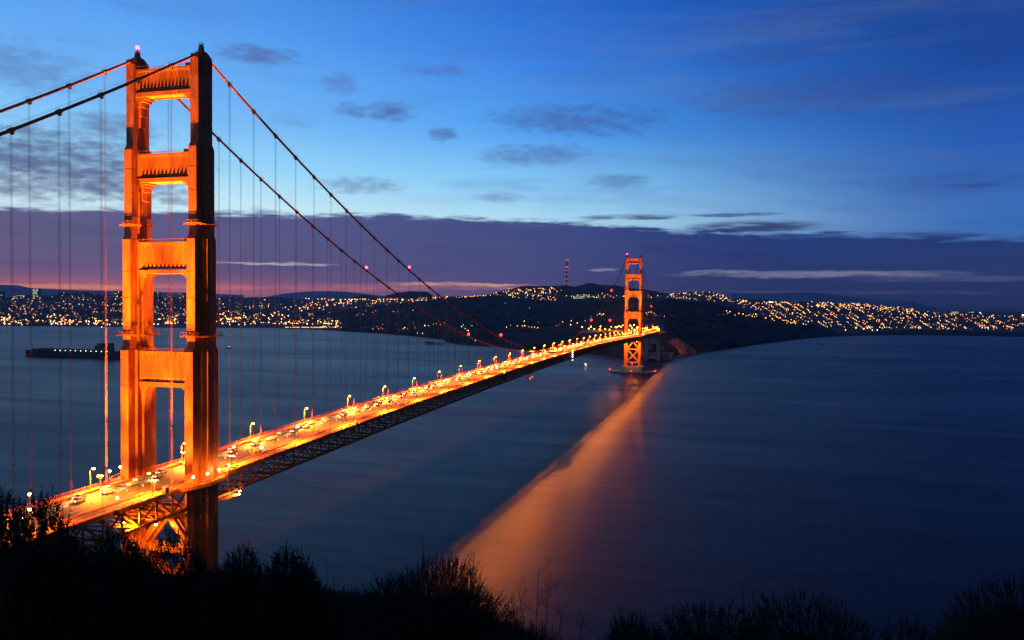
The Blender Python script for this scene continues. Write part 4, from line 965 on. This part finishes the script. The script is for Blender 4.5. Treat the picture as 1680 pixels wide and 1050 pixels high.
mb = MB(); vs = []; st = [(-hl, 6, 5), (-hl*0.93, 13, 13), (-hl*0.75, 15, 15), (hl*0.7, 15, 15), (hl*0.86, 11, 14), (hl*0.95, 5, 9), (hl, 0.4, 2)]
for (x, a, b) in st: vs += [(x, -a, 13.5+ (3.5 if x > hl*.8 else 0)), (x, -b*.9, -2), (x, b*.9, -2), (x, a, 13.5+(3.5 if x > hl*.8 else 0))]
mb.add(vs, [(i*4+k, i*4+(k+1)%4, i*4+4+(k+1)%4, i*4+4+k) for i in range(len(st)-1) for k in range(4)]+[(0,1,2,3), tuple(len(vs)-4+k for k in (3,2,1,0))]); mb.build('hull', M['hull'], sh)
mb = MB(); mb.box(hl*.42, hl*.6, -13, 13, 13.6, 27); mb.box(hl*.44, hl*.55, -10, 10, 27.01, 33); mb.build('deckhouse', M['dark'], sh)
mb = MB(); mb.frus(hl*.62, hl*.7, -4, 4, 13.6, 34, 1.5, 0.5); mb.build('funnel', M['dark'], sh)
for k in range(7):
    mb = MB(); mb.box(-hl*.82+k*hl*.165, -hl*.82+k*hl*.165+hl*.14, -12, 12, 13.6, 17.6+(k % 2)); mb.build('hatch', M['dark'], sh)
mb = MB(); mb.tube([(-hl*.9, 0, 13.5), (-hl*.9, 0, 30)], 0.5, 6); mb.build('mast', M['dark'], sh)
for k in range(11):
    mb = MB(); mb.octa((-hl*.35+k*hl*.10, -13.2, 15.2), 0.75); mb.build('deck_light', M['navw'], sh)
for u, v, s, lb in ((167,538.8,.9,'small boat with a white light under the left shore, left of the near tower'),(376,572,.6,'small boat with a faint light right of the near tower'),):
    q = onz(u, v, 0); o = empty('small_boat', (q.x, q.y, 0), .3, label=lb, category='boat')
    mb = MB(); mb.prism([(-6,-1.6),(4,-1.8),(8,0),(4,1.8),(-6,1.6)], 'z', -0.4, 1.5); mb.build('hull', M['dark'], o); mb = MB(); mb.tube([(0, 0, 1.5), (0, 0, 5)], 0.12, 5); mb.octa((0, 0, 5.5), 1.6*s*depth(q)/3000, 1); mb.build('mast_light', [M['dark'], M['navw']], o)
# ------------------------------------------------------------------ the headland in front
GC = [(-700,860),(-200,880),(0,900),(150,925),(300,945),(450,955),(560,972),(700,985),(800,1018),(880,1050),(1000,1072),(1200,1058),(1400,1062),(1520,1075),(1700,1045),(2400,1030)]
def gD(u): return 30+5*math.sin(u*0.004)
def gpt(u, t):
    c = ray(u, interp(GC, u), gD(u)); b = CAM+ (Vector((c.x-CAM.x, c.y-CAM.y, 0)).normalized())*1.2; b.z = CAM.z-2.1
    if t <= 1: q = b.lerp(c, t); q.z = b.z+(c.z-b.z)*(t**0.62)
    else:
        d = Vector((c.x-CAM.x, c.y-CAM.y, 0)).normalized(); q = c+d*(t-1)*60; q.z = c.z-(t-1)*70
    q.z += 0.10*mn.noise(Vector((q.x*0.7, q.y*0.7, 0)))+0.25*mn.noise(Vector((q.x*0.16, q.y*0.16, 3)))
    return q
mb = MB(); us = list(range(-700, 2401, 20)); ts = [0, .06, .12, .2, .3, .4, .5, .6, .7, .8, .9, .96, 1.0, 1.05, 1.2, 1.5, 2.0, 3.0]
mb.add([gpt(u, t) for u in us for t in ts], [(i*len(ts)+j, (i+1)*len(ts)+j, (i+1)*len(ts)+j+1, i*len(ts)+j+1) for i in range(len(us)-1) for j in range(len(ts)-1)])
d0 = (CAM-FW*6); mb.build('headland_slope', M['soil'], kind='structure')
mb = MB(); n = 40
vs = [(CAM.x, CAM.y, CAM.z-1.95)]+[(CAM.x+9*math.cos(2*math.pi*k/n), CAM.y+9*math.sin(2*math.pi*k/n), CAM.z-3.0) for k in range(n)]+[(CAM.x+300*math.cos(2*math.pi*k/n), CAM.y+300*math.sin(2*math.pi*k/n), -3) for k in range(n)]
keep = []
for k in range(n):
    a = 2*math.pi*(k+.5)/n; dv = Vector((math.cos(a), math.sin(a), 0))
    if dv.dot(Vector((FW.x, FW.y, 0)).normalized()) < -0.15: keep += [(0, 1+k, 1+(k+1)%n), (1+k, 1+n+k, 1+n+(k+1)%n, 1+(k+1)%n)]
mb.add(vs, keep); mb.build('headland_back', M['soil'], kind='structure')

def shoot(mb, tw_, p, d, ln, rg, leaf, nl):
    """one twig with needles or small leaves along it"""
    d = d.normalized(); pts = [p]; q = p.copy()
    for i in range(3):
        d = (d+Vector((rg.uniform(-.18,.18), rg.uniform(-.18,.18), rg.uniform(0.0,.25)))).normalized(); q = q+d*ln/3; pts.append(q.copy())
    r = 0.006+0.006*ln
    u = d.cross(Vector((0.3, 0.2, 1))).normalized(); v = u.cross(d)
    for i in range(3):
        r0, r1 = r*(1-i/3.3), r*(1-(i+1)/3.3)
        tw_.add([pts[i]+u*r0, pts[i]-u*r0*.5+v*r0*.8, pts[i]-u*r0*.5-v*r0*.8, pts[i+1]+u*r1, pts[i+1]-u*r1*.5+v*r1*.8, pts[i+1]-u*r1*.5-v*r1*.8], [(0,1,4,3),(1,2,5,4),(2,0,3,5)])
    for i in range(nl):
        t = (i+rg.random())/nl*3; k = min(int(t), 2); c = pts[k].lerp(pts[k+1], t-k)
        a = rg.uniform(0, 6.283); o = (u*math.cos(a)+v*math.sin(a))*0.85+d*rg.uniform(.3, 1.0); o.normalize(); s = o.cross(d).normalized()
        l = leaf*rg.uniform(.6, 1.25)*(1.15-0.5*t/3); w_ = l*0.24
        mb.add([c, c+o*l*.5+s*w_, c+o*l, c+o*l*.5-s*w_], [(0,1,2),(0,2,3)])
def bush(u, vt, hw, D, seed, label, density=1.0, core=0.78, leaf=0.075, up=0.35, ln=(0.22, 0.5), vb=None, group='dark bushes along the headland edge', spikes=0.04):
    rg = random.Random(seed); S1 = D/1272; vb = vb if vb else vt+hw*1.3
    c = ray(u, vb, D); top = ray(u, vt, D); hz = (top-c).length; rx = hw*S1*1.06
    o = empty('bush', (c.x, c.y, c.z-0.3), label=label, category='bush', group=group)
    lm = MB(); tm = MB(); cm = MB()
    # main stems
    sm = MB()
    for i in range(9):
        a = rg.uniform(0, 6.28); e = Vector((math.cos(a)*rx*.6, math.sin(a)*rx*.55, hz*rg.uniform(.45, .8)))
        sm.tube([(0,0,0), tuple(e*.5+Vector((0,0,hz*.1))), tuple(e)], [0.05, 0.035, 0.015], 5)
    sm.build('stem', M['twig'], o, kind='stuff')
    # lumpy inner mass of dead growth
    n, m = 26, 14; vs = []
    for j in range(m+1):
        th = math.pi*0.62*j/m
        for i in range(n):
            a = 2*math.pi*i/n; f = core*(1+0.22*mn.noise(Vector((math.cos(a)*1.6+seed, math.sin(a)*1.6, th*1.5)))+0.16*mn.noise(Vector((math.cos(a)*5+seed, math.sin(a)*5, th*4))))
            vs.append((rx*f*math.sin(th)*math.cos(a), rx*.85*f*math.sin(th)*math.sin(a), hz*(f*math.cos(th))))
    cm.add(vs, [(j*n+i, j*n+(i+1)%n, (j+1)*n+(i+1)%n, (j+1)*n+i) for j in range(m) for i in range(n)])
    cm.build('inner_growth', M['twig'], o, smooth=True)
    N_ = int(4600*density*max(0.5, min(2.2, rx/1.5)))
    lobes = [(rg.uniform(0, 6.28), rg.uniform(.1, 1.2), rg.uniform(.25, .5), rg.uniform(.05, .22)) for _ in range(12)]
    for i in range(N_):
        a = rg.uniform(0, 6.283); th = math.acos(1-rg.random()*1.35); dr = Vector((math.sin(th)*math.cos(a), math.sin(th)*math.sin(a)*.85, math.cos(th)))
        f = rg.uniform(.5, .9)
        for (la, lt, lw, lh) in lobes:
            ld = Vector((math.sin(lt)*math.cos(la), math.sin(lt)*math.sin(la), math.cos(lt))); k = dr.dot(ld)
            if k > 1-lw*.4: f += lh*(k-(1-lw*.4))/(lw*.4)
        p = Vector((dr.x*rx*f, dr.y*rx*f, dr.z*hz*f)); L_ = rg.uniform(*ln)
        if rg.random() < spikes: L_ *= 1.45
        shoot(lm, tm, p, Vector((dr.x, dr.y, dr.z*.8+up)), L_, rg, leaf, max(6, int(L_/0.022)))
    tm.build('twigs', M['twig'], o, kind='stuff'); lm.build('leaves', M['leaf'], o, kind='stuff')
bush(-60, 870, 150, 17, 1, 'tall feathery bush at the left edge in front of the railing', 1.0, .62, .09, .45, (.18,.4), vb=1010)
bush(78, 858, 95, 15, 2, 'tall feathery bush with lights glinting through, left of the roadway', 1.0, .5, .08, .5, (.16,.38), vb=1010)
bush(190, 885, 95, 17, 3, 'feathery bush below the roadway end, left of the lower tower braces', 1.0, .6, .08, .4, (.14,.34), vb=1010)
bush(300, 912, 85, 22, 4, 'low bush hiding the feet of the near tower', .9, .7, .08, .45, (.14,.34), vb=1010)
bush(395, 912, 70, 20, 5, 'low bush right below the dark leg of the near tower', .9, .7, .08, .45, (.14,.34), vb=1010)
bush(478, 922, 62, 19, 6, 'spiky bush with arching sprays right of the near tower', .9, .66, .085, .5, (.16,.4), vb=1010)
bush(565, 972, 45, 22, 7, 'small thin bush between the spiky bush and the round one', .6, .6, .06, 1.0, (.2,.45), vb=1030)
bush(705, 936, 150, 16, 8, 'large rounded bush at the foot of the orange water reflection', 1.5, .72, .06, .2, (.14,.32), vb=1075, spikes=.02)
bush(860, 1022, 75, 14, 9, 'low twiggy bush right of the large rounded bush', .7, .7, .05, .8, (.15,.4), vb=1085)
bush(1035, 1014, 55, 13, 10, 'small dense bush in the middle of the lower edge', .8, .75, .055, .6, (.12,.3), vb=1090)
bush(1160, 1005, 105, 13, 11, 'broad low bush right of the middle, left part', .9, .78, .06, .5, (.1,.24), vb=1100)
bush(1330, 1000, 140, 14, 12, 'broad low bush right of the middle, right part', .9, .78, .06, .5, (.1,.24), vb=1110)
bush(1680, 950, 150, 11, 13, 'rounded dark bush in the lower right corner', .9, .8, .05, .6, (.1,.24), vb=1090)
bush(1500, 1038, 70, 13, 14, 'low bush left of the corner bush', .7, .7, .05, .8, (.1,.24), vb=1100)
# dry stalks
def stalk(u, vb, vt, D, seed, label, lean=0.0, br=5):
    rg = random.Random(seed); a = ray(u, vb, D); b = ray(u+lean, vt, D); o = empty('dry_stalk', a, label=label, category='dry plant', group='bare dry stalks'); h = b-a
    mb = MB(); pts = [Vector((0,0,0))+h*t+CX*rg.uniform(-.02,.02)*(t > 0)*(t < 1) for t in (0,.25,.5,.75,1)]; mb.tube(pts, [.008,.007,.006,.004,.0025], 4)
    for i in range(br):
        t = rg.uniform(.3,.9); p = h*t; s = rg.choice((-1,1)); q = p+h*(rg.uniform(.12,.3))+CX*(s*h.length*rg.uniform(.1,.25)); mb.tube([p, p.lerp(q,.5)+CX*s*.03, q], [.004,.003,.002], 3)
        for j in range(2): e = q-(q-p)*rg.uniform(.2,.6); mb.tube([e, e+h*.10+CX*rg.uniform(-.06,.08)], [.0025,.0015], 3)
    mb.build('branches', M['twig'], o, kind='stuff')
STU = [692,770,778,862,880,893,848,915,1028,1040,950,1220,1235,535,548]
for i, (u, vb, vt, D, ln_, br) in enumerate(((692,945,882,15.5,4,1),(770,985,905,15,8,3),(778,990,938,15,-6,3),(862,1040,955,13.5,-14,7),(880,1040,930,13.5,4,6),(893,1040,940,13,10,6),(848,1035,980,13,-10,4),(915,1045,985,13,14,4),(1028,1045,985,12.5,6,3),(1040,1045,1000,12.5,12,3),(950,1055,1000,12.5,10,4),(1220,1010,955,13,-2,1),(1235,1010,965,13,1,1),(535,985,915,20,2,1),(548,985,925,20,-2,1))):
    stalk(u, vb, vt, D, 50+i, ('tall forked stalk on top of the round bush' if i == 0 else 'bare stalk %s' % ('between spiky and round bush' if u < 600 else 'before the left side of the orange reflection' if u < 800 else 'before the middle of the orange reflection' if u < 900 else 'right of the orange reflection' if u < 1100 else 'on the broad low bush'))+('' if i == 0 else ', %s from the left' % ordn[sorted(STU).index(u)]), ln_, br)
# short dry grass
mb = MB(); rg = random.Random(5)
for i in range(16000):
    u = rg.uniform(-100, 1780); t = rg.uniform(.25, 1.0)**.6; p = gpt(u, t)
    for j in range(3):
        h = rg.uniform(.12, .42); l = Vector((rg.uniform(-.1,.1), rg.uniform(-.1,.1), h)); s = CX*rg.uniform(.004,.009)
        mb.add([p-s, p+s, p+l], [(0,1,2)])
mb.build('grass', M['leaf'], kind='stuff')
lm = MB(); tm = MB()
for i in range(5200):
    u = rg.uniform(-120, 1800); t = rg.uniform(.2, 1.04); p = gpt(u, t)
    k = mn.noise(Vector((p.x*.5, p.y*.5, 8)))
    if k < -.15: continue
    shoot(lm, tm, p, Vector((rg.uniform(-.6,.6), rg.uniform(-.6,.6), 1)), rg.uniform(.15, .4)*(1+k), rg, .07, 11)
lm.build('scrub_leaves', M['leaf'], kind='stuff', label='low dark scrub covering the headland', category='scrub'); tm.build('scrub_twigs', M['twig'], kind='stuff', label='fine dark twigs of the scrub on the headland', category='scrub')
